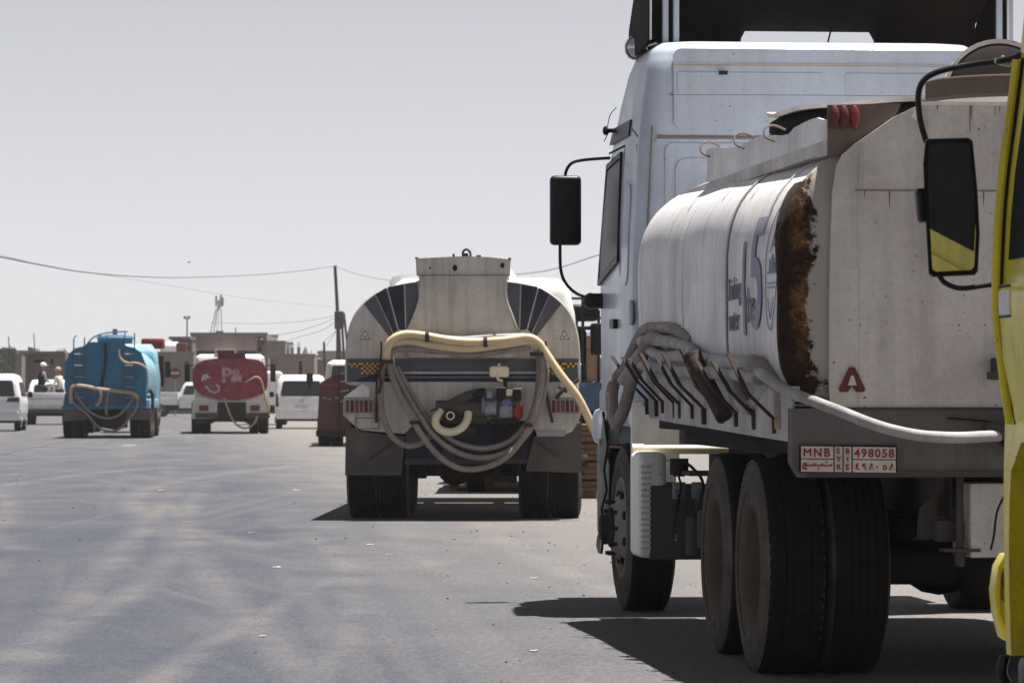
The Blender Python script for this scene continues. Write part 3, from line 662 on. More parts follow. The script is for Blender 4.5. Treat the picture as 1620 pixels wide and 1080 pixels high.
# ---- top of the tank
bm = B(); W0 = -.985
N_ = 24; out = []
for k in range(N_ + 1):
    y = .02 + 3.75 * k / N_; out.append((y, 2.43 + .02 * y))
for k in range(N_, -1, -1):
    y = .02 + 3.75 * k / N_; out.append((y, 2.60 + .025 * y - .02 * (1 if y > 1.1 else 0) + .012 * math.sin(y * 4) + (.0 if y > .2 else -.012)))
prism(bm, out, lambda u, v, d: Vector((W0 + .005 * math.sin((v - 2.4) * 38) - d, u, v)), 0, .012, sub=1); obj('walkway_side_plate', bm, M['tank_white'], T1)
for y in (3.75, 2.55, 1.60):
    bm = B(); z = 2.60 + .025 * y; tube(bm, [(W0 + .06, y, z + .01), (W0 - .0, y - .02, z + .03), (W0 - .05, y - .05, z + .015), (W0 - .055, y - .08, z - .03), (W0 - .01, y - .1, z - .055)], .0055, 8); obj('rail_hook', bm, M['brown_plate'], T1)
bm = B(); lz0, lz1 = TW.zs(246, 0, -.95), TW.zs(169, 0, -.95)
prism(bm, [(-1.0, 2.425), (-.9, 2.43), (-.82, 2.50), (-.72, 2.575), (-.68, 2.62), (-.66, 2.665), (-1.0, 2.655)], lambda u, v, d: Vector((u, -.0 - d, v)), -.03, -.008); mp_ = obj('marker_plate', bm, M['brown_plate'], T1)
for i, px in enumerate((1321, 1336, 1353)):
    x = TW.xs(px, -.02); bm = B(); t = B(); sphere(t, (0, 0, 0), .0225, 14, (1, .8, 2.45)); bmesh.ops.translate(t, verts=t.verts, vec=(x, -.012, 2.598)); merge(bm, t); obj('marker_light', bm, M['redlens_dirty'] if i < 2 else M['redlens'], mp_)
bm = B(); b2(bm, (-1.0, .03, 2.44), (1.0, 4.8, 2.50)); obj('walkway_floor', bm, M['panel_white'], T1)
mx = TW.xs(1603, 1.6)
bm = B(); lathe(bm, [(2.50, .41), (2.78, .41), (2.79, .45), (2.80, .46), (2.885, .46), (2.895, .44), (2.87, .38), (2.50, .38)], 'Z', (mx, 1.5, 0), 44, closed=True); obj('manhole_neck', bm, M['hook'], T1)
bm = B(); lathe(bm, [(2.42, .415), (2.60, .43), (2.785, .43), (2.785, .41)], 'Z', (mx, 1.5, .0), 44, closed=True); obj('manhole_skirt', bm, M['panel_white'], T1)
def lidm(prof, closed):
    bm = B(); t = B(); lathe(t, prof, 'Y', (0, 0, 0), 48, closed=closed); bmesh.ops.rotate(t, verts=t.verts, matrix=Matrix.Rotation(-.15, 3, 'X')); bmesh.ops.translate(t, verts=t.verts, vec=(mx + .01, 1.92, 2.845)); merge(bm, t); return bm
lid = obj('manhole_lid', lidm([(-.03, .001), (-.035, .17), (-.02, .25), (.0, .285), (.025, .29), (.03, .27), (.0, .25), (.0, .001)], False), M['under'], T1)
obj('lid_rim', lidm([(-.01, .28), (-.012, .302), (.03, .302), (.03, .28)], True), M['panel_white'], lid)
bm = B(); tube(bm, [(mx - .1, 1.10, 2.92), (mx - .1, 1.03, 2.90), (mx - .1, 1.03, 2.78), (mx - .09, 1.0, 2.68)], .008, 6); obj('lid_wire', bm, M['galv'], T1)
# spare tyre on the tank: a thing of its own
sp = thing('spare_tyre', 'worn spare tyre lying on top of the white tanker beside its walkway plate', 'tyre', TW.w((-.36, 2.45, 2.60)), A)
t = tyre_bm(.50, .25, 0); bmesh.ops.rotate(t, verts=t.verts, matrix=Matrix.Rotation(math.radians(90), 3, 'Y')); bmesh.ops.translate(t, verts=t.verts, vec=(0, 0, .20))
for v in t.verts: v.co.z += .07 * v.co.x
o = obj('tread', t, M['tyre'], sp)
bm = B(); prism(bm, [(.56 * math.cos(a / 10 * math.pi), .56 * math.sin(a / 10 * math.pi)) for a in range(20)], lambda u, v, d: Vector((u * .92, v * .92, .215 + d + .07 * u + .02 * noise.noise(Vector((u * 4, v * 4, 1))))), 0, .02, sub=2); obj('cloth_cover', bm, M['panel_white'], sp)
# ---- cab
cab = Body([(1.13, 1.10, 5.78, 7.62), (1.3, 1.135, 5.75, 7.68), (2.0, 1.145, 5.74, 7.66), (2.35, 1.135, 5.74, 7.58), (2.86, 1.105, 5.75, 7.40), (3.15, 1.07, 5.765, 7.20), (3.34, 1.04, 5.785, 7.03), (3.43, 1.01, 5.82, 6.93), (3.475, .955, 5.90, 6.83), (3.49, .85, 6.0, 6.7)], .14, .24)
obj('cab', cab.bm(), M['cab_white'], T1, angle=50)
rear = cab.rear()
def rear_plate(x0, x1, z0, z1, r, th=.008, mat='cab_white', nm='pressed_panel'):
    bm = B(); prism(bm, rrect(x0, x1, z0, z1, r, 5), lambda u, v, d: Vector((u, 5.745 + max(0, (v - 2.8)) * .06 - d + .0 * u, v)), -.01, th); return obj(nm, bm, M[mat], T1)
X = lambda px, y=5.75: TW.xs(px, y); Z = lambda py, y=5.75: TW.zs(py, y)
rear_plate(X(1066), X(1540), Z(206), Z(78), .05, .014)
rear_plate(X(1052), X(1460), Z(520), Z(228), .05, .008)
rear_plate(X(1068), X(1300), Z(520), Z(252), .07, .016)
rear_plate(X(1072), X(1302), Z(148), Z(116), .012, .020); rear_plate(X(1338), X(1472), Z(148), Z(116), .012, .020)
for py, a, b in ((103, 1068, 1500), (151, 1060, 1480)):
    bm = B(); tube(bm, [(X(a), 5.755, Z(py + 1)), (X((a + b) / 2), 5.755, Z(py)), (X(b), 5.755, Z(py))], .0045, 6, 4); obj('pressed_rib', bm, M['seam'], T1)
bm = B(); zz = Z(218); tube(bm, [(cab.at(zz)[0] * sx * .0 + x, 5.752, zz) for sx, x in ((0, -1.0), (0, 0), (0, 1.0))], .010, 6, 4); obj('roof_joint', bm, M['seam'], T1)
bm = B(); b2(bm, (-1.01, 5.742, zz - .03), (1.01, 5.765, zz - .012), .004); obj('roof_flange', bm, M['cab_white'], T1)
bm = B(); tube(bm, [(X(1032) + .0, 5.748, Z(200)), (X(1027), 5.748, Z(300)), (X(1022), 5.748, Z(420))], .006, 6); obj('corner_seam', bm, M['seam'], T1)
cs = cab.side(-1)
bm = B(); prism(bm, [(6.52, 2.20), (7.42, 2.08), (7.25, 2.76), (6.62, 2.80)], cs, -.01, .012, sub=2); sw = obj('side_window', bm, M['tint_glass'], T1)
bm = B(); stroke(bm, [(6.50, 2.17), (7.45, 2.05), (7.27, 2.79), (6.60, 2.83), (6.50, 2.17)], .035, cs, -.005, .018); obj('window_frame', bm, M['black'], sw)
bm = B(); prism(bm, [(6.3, 2.93), (7.25, 2.93), (7.15, 3.03), (6.3, 3.03)], cs, -.01, .012, sub=2); obj('trim_band', bm, M['black'], T1)
bm = B(); stroke(bm, [(6.46, 1.15), (6.44, 2.1), (6.5, 2.88), (7.3, 2.88)], .012, cs, -.002, .003); obj('door_gap', bm, M['blackmatt'], T1)
bm = B(); stroke(bm, [(5.92, 1.2), (5.92, 2.85)], .010, cs, -.002, .003); stroke(bm, [(5.9, 2.9), (6.3, 2.98)], .010, cs, -.002, .004); obj('panel_gap', bm, M['seam'], T1)
bm = B(); prism(bm, rrect(6.02, 6.30, 2.0, 2.62, .1), cs, -.01, .010, sub=1); obj('door_pressing', bm, M['cab_white'], T1)
bm = B(); prism(bm, rrect(6.55, 6.75, 1.74, 1.80, .02), cs, 0, .03); obj('door_handle', bm, M['black'], T1)
bm = B(); prism(bm, rrect(5.8, 5.92, 1.75, 1.9, .04), cs, 0, .012); obj('corner_badge', bm, M['galv'], T1)
for s in (-1, 1):
    if s > 0: bm = B(); prism(bm, [(6.52, 2.20), (7.42, 2.08), (7.25, 2.76), (6.62, 2.80)], cab.side(1), -.01, .012, sub=2); obj('side_window', bm, M['glass'], T1)
bm = B(); prism(bm, [(-.95, 2.0), (.95, 2.0), (.9, 2.75), (-.9, 2.75)], cab.front(), -.01, .012, sub=2); obj('windscreen', bm, M['glass'], T1)
# lower cab: grey step zone, bumper corner, fender
bm = B(); b2(bm, (-1.13, 7.05, 1.08), (-.9, 7.62, 1.36), .02); obj('corner_vent_panel', bm, M['galv'], T1)
for zc in (1.21, 1.29):
    bm = B(); b2(bm, (-1.139, 7.08, zc - .028), (-1.12, 7.15, zc + .028), .003); obj('vent', bm, M['blackmatt'], T1)
bm = B(); b2(bm, (-1.165, 6.86, 1.0), (1.16, 7.75, 1.235), .05); obj('front_bumper', bm, M['cab_white'], T1)
bm = B(); ff = [(5.66, .93), (5.74, .93), (5.74, 1.12), (5.86, 1.20), (6.5, 1.22), (6.78, 1.1), (6.9, 1.0), (6.95, 1.26), (5.66, 1.28)]
prism(bm, ff, lambda u, v, d: Vector((-1.165 + d, u, v)), 0, .06); b2(bm, (-1.16, 5.655, .93), (-.88, 5.685, 1.26), .005); obj('wheel_fender', bm, M['white'], T1)
bm = B(); b2(bm, (-1.165, 5.65, .80), (-.9, 5.68, .925), .006); obj('fender_flap', bm, M['white'], T1)
bm = B(); b2(bm, (-1.15, 6.86, .40), (-.75, 7.6, .98), .04); obj('entry_step', bm, M['black'], T1)
bm = B()   # torn plastic along the wheel arch
tp = [(6.72, 1.16), (6.80, 1.22), (6.95, 1.20), (7.02, 1.02), (7.20, .99), (7.18, .93), (7.0, .90), (6.98, .78), (7.05, .60), (7.02, .48), (7.15, .36), (7.22, .31), (7.05, .31), (6.98, .34), (6.88, .33), (6.88, .60), (6.80, .85)]
prism(bm, tp, lambda u, v, d: Vector((-1.185 - d + .03 * noise.noise(Vector((u * 6, v * 6, 0))), u, v)), 0, .015, sub=1); obj('torn_arch_trim', bm, M['black'], T1)
bm = B(); box(bm, (-1.205, 7.0, 1.02), (.01, .06, .05)); box(bm, (-1.21, 7.03, .68), (.01, .05, .06), [('X', .3)]); obj('torn_edge_patch', bm, M['panel_white'], T1)
# horn/lamp on the roof edge, spoiler
lp = TW.L(1008, 76, 6.75)
bm = B(); sphere(bm, lp, .075, 20, (1, .9, 1)); lathe(bm, [(-.02, .078), (.0, .082), (.02, .078)], 'Y', lp, 24, closed=True); cyl(bm, lp + Vector((.03, 0, .0)), lp + Vector((.12, .02, .03)), .028, 12); obj('roof_lamp', bm, M['chrome'], T1)
bm = B()
sx0, sx1 = TW.xs(1030, 6.05), TW.xs(1592, 6.05)
rings = []; s0, s1 = TW.xs(1168, 7.0), TW.xs(1388, 7.0)
xs_ = sorted([sx0 + (sx1 - sx0) * k / 12 for k in range(13)] + [s0 - .001, s0 + .02, s0 + .05, s1 - .05, s1 - .02, s1 + .001])
for x in xs_:
    t = (x - sx0) / (sx1 - sx0); e = (2 * t - 1) ** 8
    zf = 3.47 if (x < s0 or x > s1) else (3.60 if min(x - s0, s1 - x) < .03 else 3.652)
    prof = [(6.05 + .1 * e, 4.02), (6.35, 3.96 - .05 * e), (6.7, 3.82 - .05 * e), (6.93, 3.70), (7.0, zf + .01), (7.03, zf), (7.0, 3.72), (6.72, 3.87 - .05 * e), (6.36, 4.01 - .05 * e), (6.05 + .1 * e, 4.06)]
    rings.append([Vector((x, y, z)) for y, z in prof])
loft(bm, rings); obj('roof_spoiler', bm, M['spoiler_in'], T1, angle=60)
for s, xx in ((-1, sx0), (1, sx1)):
    bm = B(); prism(bm, [(6.04, 3.50), (6.55, 3.46), (7.0, 3.47), (6.98, 3.64), (6.7, 3.86), (6.36, 4.0), (6.04, 4.05)], lambda u, v, d: Vector((xx + s * d, u, v)), 0, .018); sf = obj('spoiler_side', bm, M['spoiler_in'], T1)
    bm = B(); b2(bm, (xx - .012 if s < 0 else xx, 6.015, 3.50), (xx + .012 if s > 0 else xx, 6.04, 4.05), .003); obj('edge_strip', bm, M['white'], sf)
for px in (1052, 1069, 1580, 1597):
    x = TW.xs(px, 6.06); bm = B(); b2(bm, (x - .018, 6.03, 3.46), (x + .018, 6.07, 4.0), .005); obj('spoiler_strut', bm, M['cab_white'], T1)
bm = B(); cyl(bm, (s1 - .35, 6.99, 3.47), (s1 - .30, 6.99, 3.68), .006, 6); obj('spoiler_rod', bm, M['black'], T1)
# mirror arms and housing
def mirror_left(fr, root, px0, px1, py0, py1, yl, up, low, blob, face=False, r=.0105, bev=.03):
    a = fr.L(px0, py0, yl); b = fr.L(px1, py1, yl); c = (a + b) / 2
    bm = B(); box(bm, c, (abs(b.x - a.x), .10, abs(a.z - b.z)), bev=bev, seg=4); h = obj('mirror', bm, M['black'], root)
    bm = B(); tube(bm, [fr.L(*q) for q in up], r, 10); obj('mirror_arm', bm, M['black'], root)
    bm = B(); tube(bm, [fr.L(*q) for q in low], r, 10); obj('mirror_arm', bm, M['black'], root)
    return h, a, b
yl = 7.35
mirror_left(TW, T1, 870, 919, 278, 388, yl, [(894, 282, yl), (896, 270, yl), (905, 258, yl), (925, 253, yl), (965, 250, yl - .1)], [(886, 385, yl), (887, 425, yl), (895, 448, yl), (912, 464, yl), (930, 470, yl)], None)
c = TW.L(934, 476, yl); bm = B(); sphere(bm, c, .06, 14, (.8, 1, .9)); cyl(bm, c, c + Vector((.12, 0, .0)), .05, 12); obj('mirror_bracket', bm, M['black'], T1)
bm = B(); p = TW.L(958, 207, 7.1); cyl(bm, p + Vector((.0, 0, 0)), p + Vector((.09, 0, .003)), .014, 8); sphere(bm, p, .028, 8, (.7, 1, 1.1))
tube(bm, [p + Vector((.01, 0, .01)), p + Vector((.03, 0, .10)), p + Vector((.07, 0, .15))], .003, 5); tube(bm, [p + Vector((.02, 0, -.01)), p + Vector((-.01, 0, -.07))], .003, 5); obj('antenna_base', bm, M['black'], T1)
bm = B(); b2(bm, (X(1140) - .012, 5.72, Z(118) - .008), (X(1150), 5.735, Z(114))); obj('rust_hole', bm, M['under'], T1)
# ---- hoses lying in the tray (each a thing)
def hose(name, label, pts, r, mat, fr, group=None, sub=8, seg=12, cat='hose', wob=.06, sd=0, parts=None):
    bm = B(); tube(bm, [Vector(p) for p in pts], r, seg, sub, wob=wob, sd=sd)
    o = obj(name, bm, M[mat]); o.location = (fr.ox, fr.oy, 0); o.rotation_euler = (0, 0, fr.a); tag(o, label, cat, group); return o
HG = 'hoses on the white tanker'
L = TW.L
def TR(y, dx=0, dz=0): return (-1.235 + dx, y, 1.43 + TILT * y + dz)
hose('suction_hose', 'pale grey suction hose drooping in a V below the hooks of the white tanker', [TR(4.7, 0, .12), TR(4.0, 0, .13), TR(3.0, .01, .10), TR(2.2, -.02, .03), L(1160, 595, 1.5), L(1166, 620, 1.35), L(1178, 642, 1.2), L(1186, 645, 1.12), L(1198, 632, 1.0), L(1212, 612, .8), L(1222, 604, .62), TR(.55, .02, -.02)], .034, 'hose_pale', TW, HG, wob=.04)
hose('suction_hose', 'brownish hose hanging in a long loop at the front end of the white tanker tray', [TR(3.6, .03, .10), TR(4.2, -.02, .14), L(1012, 575, 4.6), L(1000, 600, 4.75), L(992, 630, 4.8), L(984, 655, 4.85), L(975, 668, 4.9), L(970, 655, 5.0), L(968, 625, 5.05), L(974, 600, 5.1), L(990, 582, 5.0), TR(4.6, .02, .08)], .037, 'hose_grey', TW, HG, wob=.1, sd=3)
hose('suction_hose', 'long grey hose lying lowest along the hooked tray of the white tanker', [TR(4.9, 0, -.01), TR(4.0, -.03, -.02), TR(3.0, -.01, -.03), TR(2.0, -.03, -.02), TR(1.0, -.02, -.02), TR(.5, 0, -.03)], .034, 'hose_pale', TW, HG, wob=.12, sd=5)
hose('suction_hose', 'twisted dusty hose in the middle of the stack on the white tanker tray', [L(985, 603, 4.9), TR(4.6, .0, .07), TR(3.8, -.01, .04), TR(3.0, -.01, .05), TR(2.1, .0, .04), TR(1.3, -.03, .04), TR(.7, 0, .04)], .033, 'hose_pale', TW, HG, wob=.12, sd=9)
hose('suction_hose', 'dark ridged hose on top of the pile at the cab end of the tray', [L(986, 590, 4.9), TR(4.7, .0, .17), TR(4.1, .02, .20), TR(3.5, .03, .19), TR(3.0, .05, .13)], .033, 'hose_grey', TW, HG, wob=.12, sd=12)
hose('suction_hose', 'short hose end with brown mouth hanging down near the rust rim', [TR(.9, .02, .02), TR(.6, .0, .03), L(1238, 615, .36), L(1240, 640, .34), L(1241, 672, .33)], .045, 'hose_grey', TW, HG, wob=.05, sd=15)
bm = B(); e = L(1241, 674, .33); cyl(bm, e + Vector((0, 0, .03)), e + Vector((0, 0, -.012)), .0475, 16); o = obj('hose_mouth_rag', bm, M['card']); o.location = (TW.ox, TW.oy, 0); o.rotation_euler = (0, 0, A); tag(o, 'brown rag wrapped round the hanging hose end near the rust rim', 'rag')
hose('delivery_hose', 'pale hose running across the back of the white tanker above its plate', [TR(.55, 0, 0), (-1.24, .25, 1.41), L(1240, 615, .1), L(1275, 630, -.1), L(1330, 651, -.25), L(1390, 674, -.36), L(1450, 688, -.40), L(1510, 692, -.36), L(1560, 690, -.22), L(1580, 689, -.12)], .026, 'hose_pale', TW, HG, wob=.03, sd=20)
# ================================================================ 2. yellow truck at the right edge
FY = Frame(2.86, 7.2, .075)
T2 = thing('yellow_truck', 'yellow truck cut off by the right edge of the photo, its mirror showing yellow', 'truck', (FY.ox, FY.oy, 0), FY.a)
YF = 5.75     # local y of the cab's front
xl0 = FY.xs(1598, YF - .05)
hw = 1.22; xc = xl0 + hw
def ysh(bm):
    for v in bm.verts: v.co.x += xc
    return bm
def yhw(py): return None
ylv = []
for z, px in ((.47, 1600), (.62, 1597), (.85, 1596), (1.02, 1600), (1.22, 1606), (1.30, 1602), (1.45, 1590), (1.62, 1583), (1.85, 1585), (2.05, 1592), (2.25, 1604), (2.45, 1616), (2.62, 1624)):
    x = FY.xs(px, YF - .12); ylv.append((z, xc - x, 3.9, YF))
ycab = Body(ylv[4:], .08, .10)
obj('cab', ysh(ycab.bm(2)), M['yellow'], T2, angle=50)
ys_ = lambda u, v, d: Vector((xc - (ycab.at(v)[0] + d), u, v))
# door outer skin, its lip and the pillar seam
bm = B(); prism(bm, [(4.3, 1.25), (YF - .20, 1.25), (YF - .16, 1.45), (YF - .18, 1.7), (4.3, 1.7)], ys_, 0, .014, sub=2); obj('door', bm, M['yellow'], T2)
bm = B(); prism(bm, [(4.4, 1.78), (YF - .26, 1.78), (YF - .30, 2.35), (4.1, 2.35), (4.1, 1.78)], ys_, -.01, .006, sub=2); obj('side_window', bm, M['blackmatt'], T2)
bm = B(); tube(bm, [ys_(YF - .10, z, .01) for z in (1.24, 1.4, 1.62, 1.85, 2.05, 2.25, 2.45)], .016, 8); obj('pillar_seal', bm, M['yellow'], T2)
bm = B(); tube(bm, [ys_(YF - .17, z, .006) for z in (1.24, 1.4, 1.62, 1.85, 2.05, 2.25, 2.45)], .006, 6); obj('pillar_gap', bm, M['blackmatt'], T2)
bm = B(); prism(bm, [(YF - .34, 1.60), (YF - .17, 1.60), (YF - .17, 1.68), (YF - .34, 1.68)], ys_, .014, .018, sub=1); obj('stripe_decal', bm, M['white'], T2)
for z in (1.59, 1.69):
    bm = B(); prism(bm, [(YF - .34, z), (YF - .17, z), (YF - .17, z + .008), (YF - .34, z + .008)], ys_, .014, .0185); obj('stripe_line', bm, M['navy'], T2)
# wheel arch flare, black wheel well, mudguard tip
xw = FY.xs(1597, YF - .1)
bm = B(); fl = [(YF - .0, 1.30), (YF - .02, 1.12), (YF - .05, .85), (YF - .02, .47), (YF - .10, .47), (YF - .13, .85), (YF - .14, 1.08), (YF - .28, 1.18), (YF - .9, 1.22), (YF - .9, 1.30)]
ys2 = lambda u, v, d: Vector((FY.xs({0: 1600}.get(0) - 7 * math.sin(max(0, min(1, (v - .47) / .8)) * math.pi), YF - .1) - d, u, v))
prism(bm, fl, ys2, -.10, 0, sub=1); obj('wheel_arch', bm, M['yellow'], T2)
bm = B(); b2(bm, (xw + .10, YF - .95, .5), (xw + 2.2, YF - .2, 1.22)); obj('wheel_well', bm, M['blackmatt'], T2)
gx0, gx1 = FY.xs(1571, YF + .05), FY.xs(1600, YF + .05)
bm = B(); prism(bm, [(gx0 + .035, .80), (gx0 + .012, .76), (gx0 + .0, .68), (gx0 + .008, .60), (gx0 + .03, .52), (gx0 + .055, .505), (gx1 + .1, .505), (gx1 + .1, .805), (gx0 + .065, .805)], lambda u, v, d: Vector((u, YF + .02 + d, v)), 0, .10); o_ = obj('bumper_end', bm, M['yellow'], T2)
bm = B(); prism(bm, [(gx0 + .022, .75), (gx0 + .018, .68), (gx0 + .022, .60), (gx0 + .05, .53), (gx1 + .09, .53), (gx1 + .09, .785), (gx0 + .05, .785)], lambda u, v, d: Vector((u, YF + .015 - d, v)), 0, .004); obj('bumper_back', bm, paint('rusted_yellow', (.42, .33, .03), (.1, .06, .03), .6, .2, .85, 0, .7, sc_=4), o_)
bm = B(); tube(bm, [(gx0 + .04, YF + .05, .46), (gx0 + .03, YF + .05, .40), (gx0 + .06, YF + .05, .34)], .02, 8); obj('front_step', bm, M['black'], T2)
bm = B(); b2(bm, (gx0 + .09, YF - .1, .30), (xc + hw, YF + .1, .46), .03); obj('front_bumper', bm, M['black'], T2)
def shiftw(o):
    for c in o.children: pass
for s in (-1, 1):
    w_ = wheel(T2, 0, YF - .62, s, 'dish'); w_.location.x = xc + s * 1.10
    for yy in (.9,):
        w_ = wheel(T2, 0, yy, s, 'deep'); w_.location.x = xc + s * 1.2
        w_ = wheel(T2, 0, yy, s, 'deep'); w_.location.x = xc + s * .89
for s in (-1, 1):
    bm = B(); b2(bm, (xc + s * .4 - .04, .1, .76), (xc + s * .4 + .04, 5.3, 1.0), .01); obj('chassis_rail', bm, M['chassis'], T2)
bm = B(); S2 = (1.12, 1.85, .70, .60, 3.0, 5.0); sec_loft(bm, S2, [(.0, .10), (.05, .02), (.12, 0), (3.4, 0), (3.55, .05), (3.62, .2)]); obj('tank_shell', ysh(bm), M['yellow'], T2, angle=60)
bm = B(); prism(bm, [(xc - .95, 2.0), (xc + .95, 2.0), (xc + .95, 2.5), (xc - .95, 2.5)], lambda u, v, d: Vector((u, ycab.at(v)[2] + d, v)), -.01, .012); obj('windscreen', bm, M['glass'], T2)
# mirror: black shell, glass facing back
YM = YF - .02
a = FY.L(1452, 222, YM); b = FY.L(1551, 436, YM)
def mq(px, py, y): return FY.L(px, py, y)
outl = [(1462, 224), (1468, 221), (1530, 219), (1537, 224), (1546, 300), (1551, 370), (1549, 428), (1544, 434), (1478, 437), (1471, 432), (1464, 340), (1459, 260)]
def mo(dy, shrink): 
    cx, cy = 1506, 328
    return [FY.L(cx + (x - cx) * shrink, cy + (y - cy) * (1 - (1 - shrink) * .5), YM + dy) for x, y in outl]
mc_ = FL_ = FY.L(1506, 328, YM)
bm = B(); loft(bm, [mo(-.018, .99), mo(-.022, 1.0), mo(.03, 1.02), mo(.07, .92), mo(.085, .7)]); mir = obj('mirror', bm, M['black'], T2, angle=40)
def sh(v): return Vector((v.x, v.y + (.058) * (v.x - mc_.x) - .098 * (v.z - mc_.z), v.z))
bm = B(); oo = [FY.L(1506 + (x - 1506) * .86, 328 + (y - 328) * .93, YM - .0235) for x, y in outl]
rzm = .10
cc = sum(oo, Vector()) / len(oo)
for v in mir.data.vertices: v.co = sh(v.co)
oo = [sh(v) for v in oo]
f0 = [v + Vector((0, 0, 0)) for v in oo]; f1 = [v + Vector((0, -.004, 0)) for v in oo]
for ring in (f0, f1):
    for v in ring: v.y += 0
loft(bm, [f0, f1]); obj('mirror_glass', bm, M['mirror'], mir, smooth=False)
bm = B(); box(bm, FY.L(1458, 325, YM + .03), (.035, .06, .115), [('Y', -.12)], .012); obj('mirror_clamp', bm, M['black'], mir)
bm = B(); tube(bm, [FY.L(*q) for q in ((1466, 226, YM + .03), (1456, 190, YM + .03), (1453, 150, YM + .03), (1463, 126, YM + .03), (1490, 112, YM + .02), (1540, 102, YM), (1585, 96, YM - .05), (1640, 80, YM - .1))], .0105, 12); obj('mirror_arm', bm, M['black'], T2)
bm = B(); tube(bm, [FY.L(*q) for q in ((1486, 436, YM + .02), (1496, 448, YM + .02), (1520, 456, YM + .01), (1555, 452, YM), (1590, 447, YM - .02))], .009, 12); obj('mirror_arm', bm, M['black'], T2)
bm = B(); c = FY.L(1606, 468, YM - .03); box(bm, c, (.085, .10, .105), bev=.02, seg=3); box(bm, c + Vector((.03, 0, -.03)), (.09, .09, .06), [('Y', .4)], .02); obj('mirror_bracket', bm, M['black'], T2)
bm = B(); c = FY.L(1586, 99, YM - .04); box(bm, c, (.06, .02, .02), [('Y', .2)], .005); sphere(bm, c + Vector((.0, 0, .012)), .012, 8); obj('arm_joint', bm, M['chrome'], T2)
# ================================================================ 3. centre tanker
FC = Frame(-.518, 40.30, -.02); LC = FC.L
T3 = thing('tanker_truck', 'middle tanker seen from behind with navy fan stripes, black yellow checks and looped hoses', 'tanker truck', (FC.ox, FC.oy, 0), FC.a)
S3 = (1.225, 1.56, .95, .16, 3.1, 8)
bm = B(); sec_loft(bm, S3, [(.0, .0), (6.0, .0), (6.1, .05), (6.15, .2)]); obj('tank_shell', bm, M['white'], T3, angle=60)
bm = B(); sec_loft(bm, S3, [(-.012, .03), (-.008, .0), (.004, -.012), (.03, -.012)]); obj('tank_end', bm, M['panel_light'], T3, angle=30)
XC = lambda px, y=0: FC.xs(px, y); ZC = lambda py, y=0: FC.zs(py, y)
def cp(pts): return [(XC(x), ZC(y)) for x, y in pts]
rf = lambda u, v, d: Vector((u, -.012 - d, v))
def cpoly(nm, pts, mat, d0=0, d1=.004, fn=None, par=None): bm = B(); prism(bm, cp(pts), fn or rf, d0, d1); return obj(nm, bm, M[mat], par or T3, smooth=False)
for sgn in (1, -1):
    m_ = (lambda x: x) if sgn > 0 else (lambda x: 1464 - x)
    def q(pts): return [(m_(x), y) for x, y in pts]
    cpoly('fan_stripe', q([(576, 481), (593, 466), (622, 528), (617, 534)]), 'slate')
    cpoly('fan_stripe', q([(594, 465), (611, 455), (629, 522), (623, 527)]), 'navy')
    cpoly('fan_stripe', q([(613, 454), (639, 449), (641, 522), (631, 521)]), 'navy')
    cpoly('fan_stripe', q([(641, 448.5), (660, 446.5), (662, 470), (654, 500), (643, 523)]), 'slate')
    cpoly('band_stripe', q([(549, 567), (648, 567), (648, 573), (549, 573)]), 'slate')
    for (x0, y0, x1, y1) in ((551, 573.5, 571, 581), (571, 573.5, 600, 592)):
        base = cpoly('hazard_panel', q([(x0, y0), (x1, y0), (x1, y1), (x0, y1)]), 'blackmatt', .004, .008)
        nx = int(round((x1 - x0) / 4)); ny = max(2, int(round((y1 - y0) / 4.0)))
        bm = B(); fn = lambda u, v, d: Vector((u, -.012 - d, v))
        for i in range(nx):
            for j in range(ny):
                if (i + j) % 2: continue
                dx, dy = (x1 - x0) / nx, (y1 - y0) / ny
                p = q([(x0 + i * dx + .2, y0 + j * dy + .2), (x0 + (i + 1) * dx - .2, y0 + j * dy + .2), (x0 + (i + 1) * dx - .2, y0 + (j + 1) * dy - .2), (x0 + i * dx + .2, y0 + (j + 1) * dy - .2)])
                prism(bm, cp(p), fn, .008, .010)
        obj('checker_squares', bm, M['haz_y'], base, smooth=False, kind='stuff')
    tcx = 578 if sgn > 0 else 893; tcy = 530
    tr = cpoly('warning_sign', [(tcx - 8, tcy + 7), (tcx + 8, tcy + 7), (tcx, tcy - 8)], 'engine_red', 0, .004)
    cpoly('sign_face', [(tcx - 6, tcy + 5.6), (tcx + 6, tcy + 5.6), (tcx, tcy - 5.6)], 'paper', .004, .006, None, tr)
    cpoly('sign_mark', [(tcx - 3, tcy + 4.6), (tcx - .6, tcy + 4.6), (tcx - .6, tcy - 1.5)], 'blackmatt', .006, .008, None, tr)
    cpoly('sign_mark', [(tcx + 3, tcy + 4.6), (tcx + .6, tcy + 4.6), (tcx + .6, tcy - 1.5)], 'blackmatt', .006, .008, None, tr)
    for k in range(5): cpoly('fan_mark', q([(646 + k * 3.6 - 3, 546 + k), (646 + k * 3.6 - .8, 546 + k), (652 + k * 1.2, 559), (651 + k * 1.2, 559)]), 'slate')
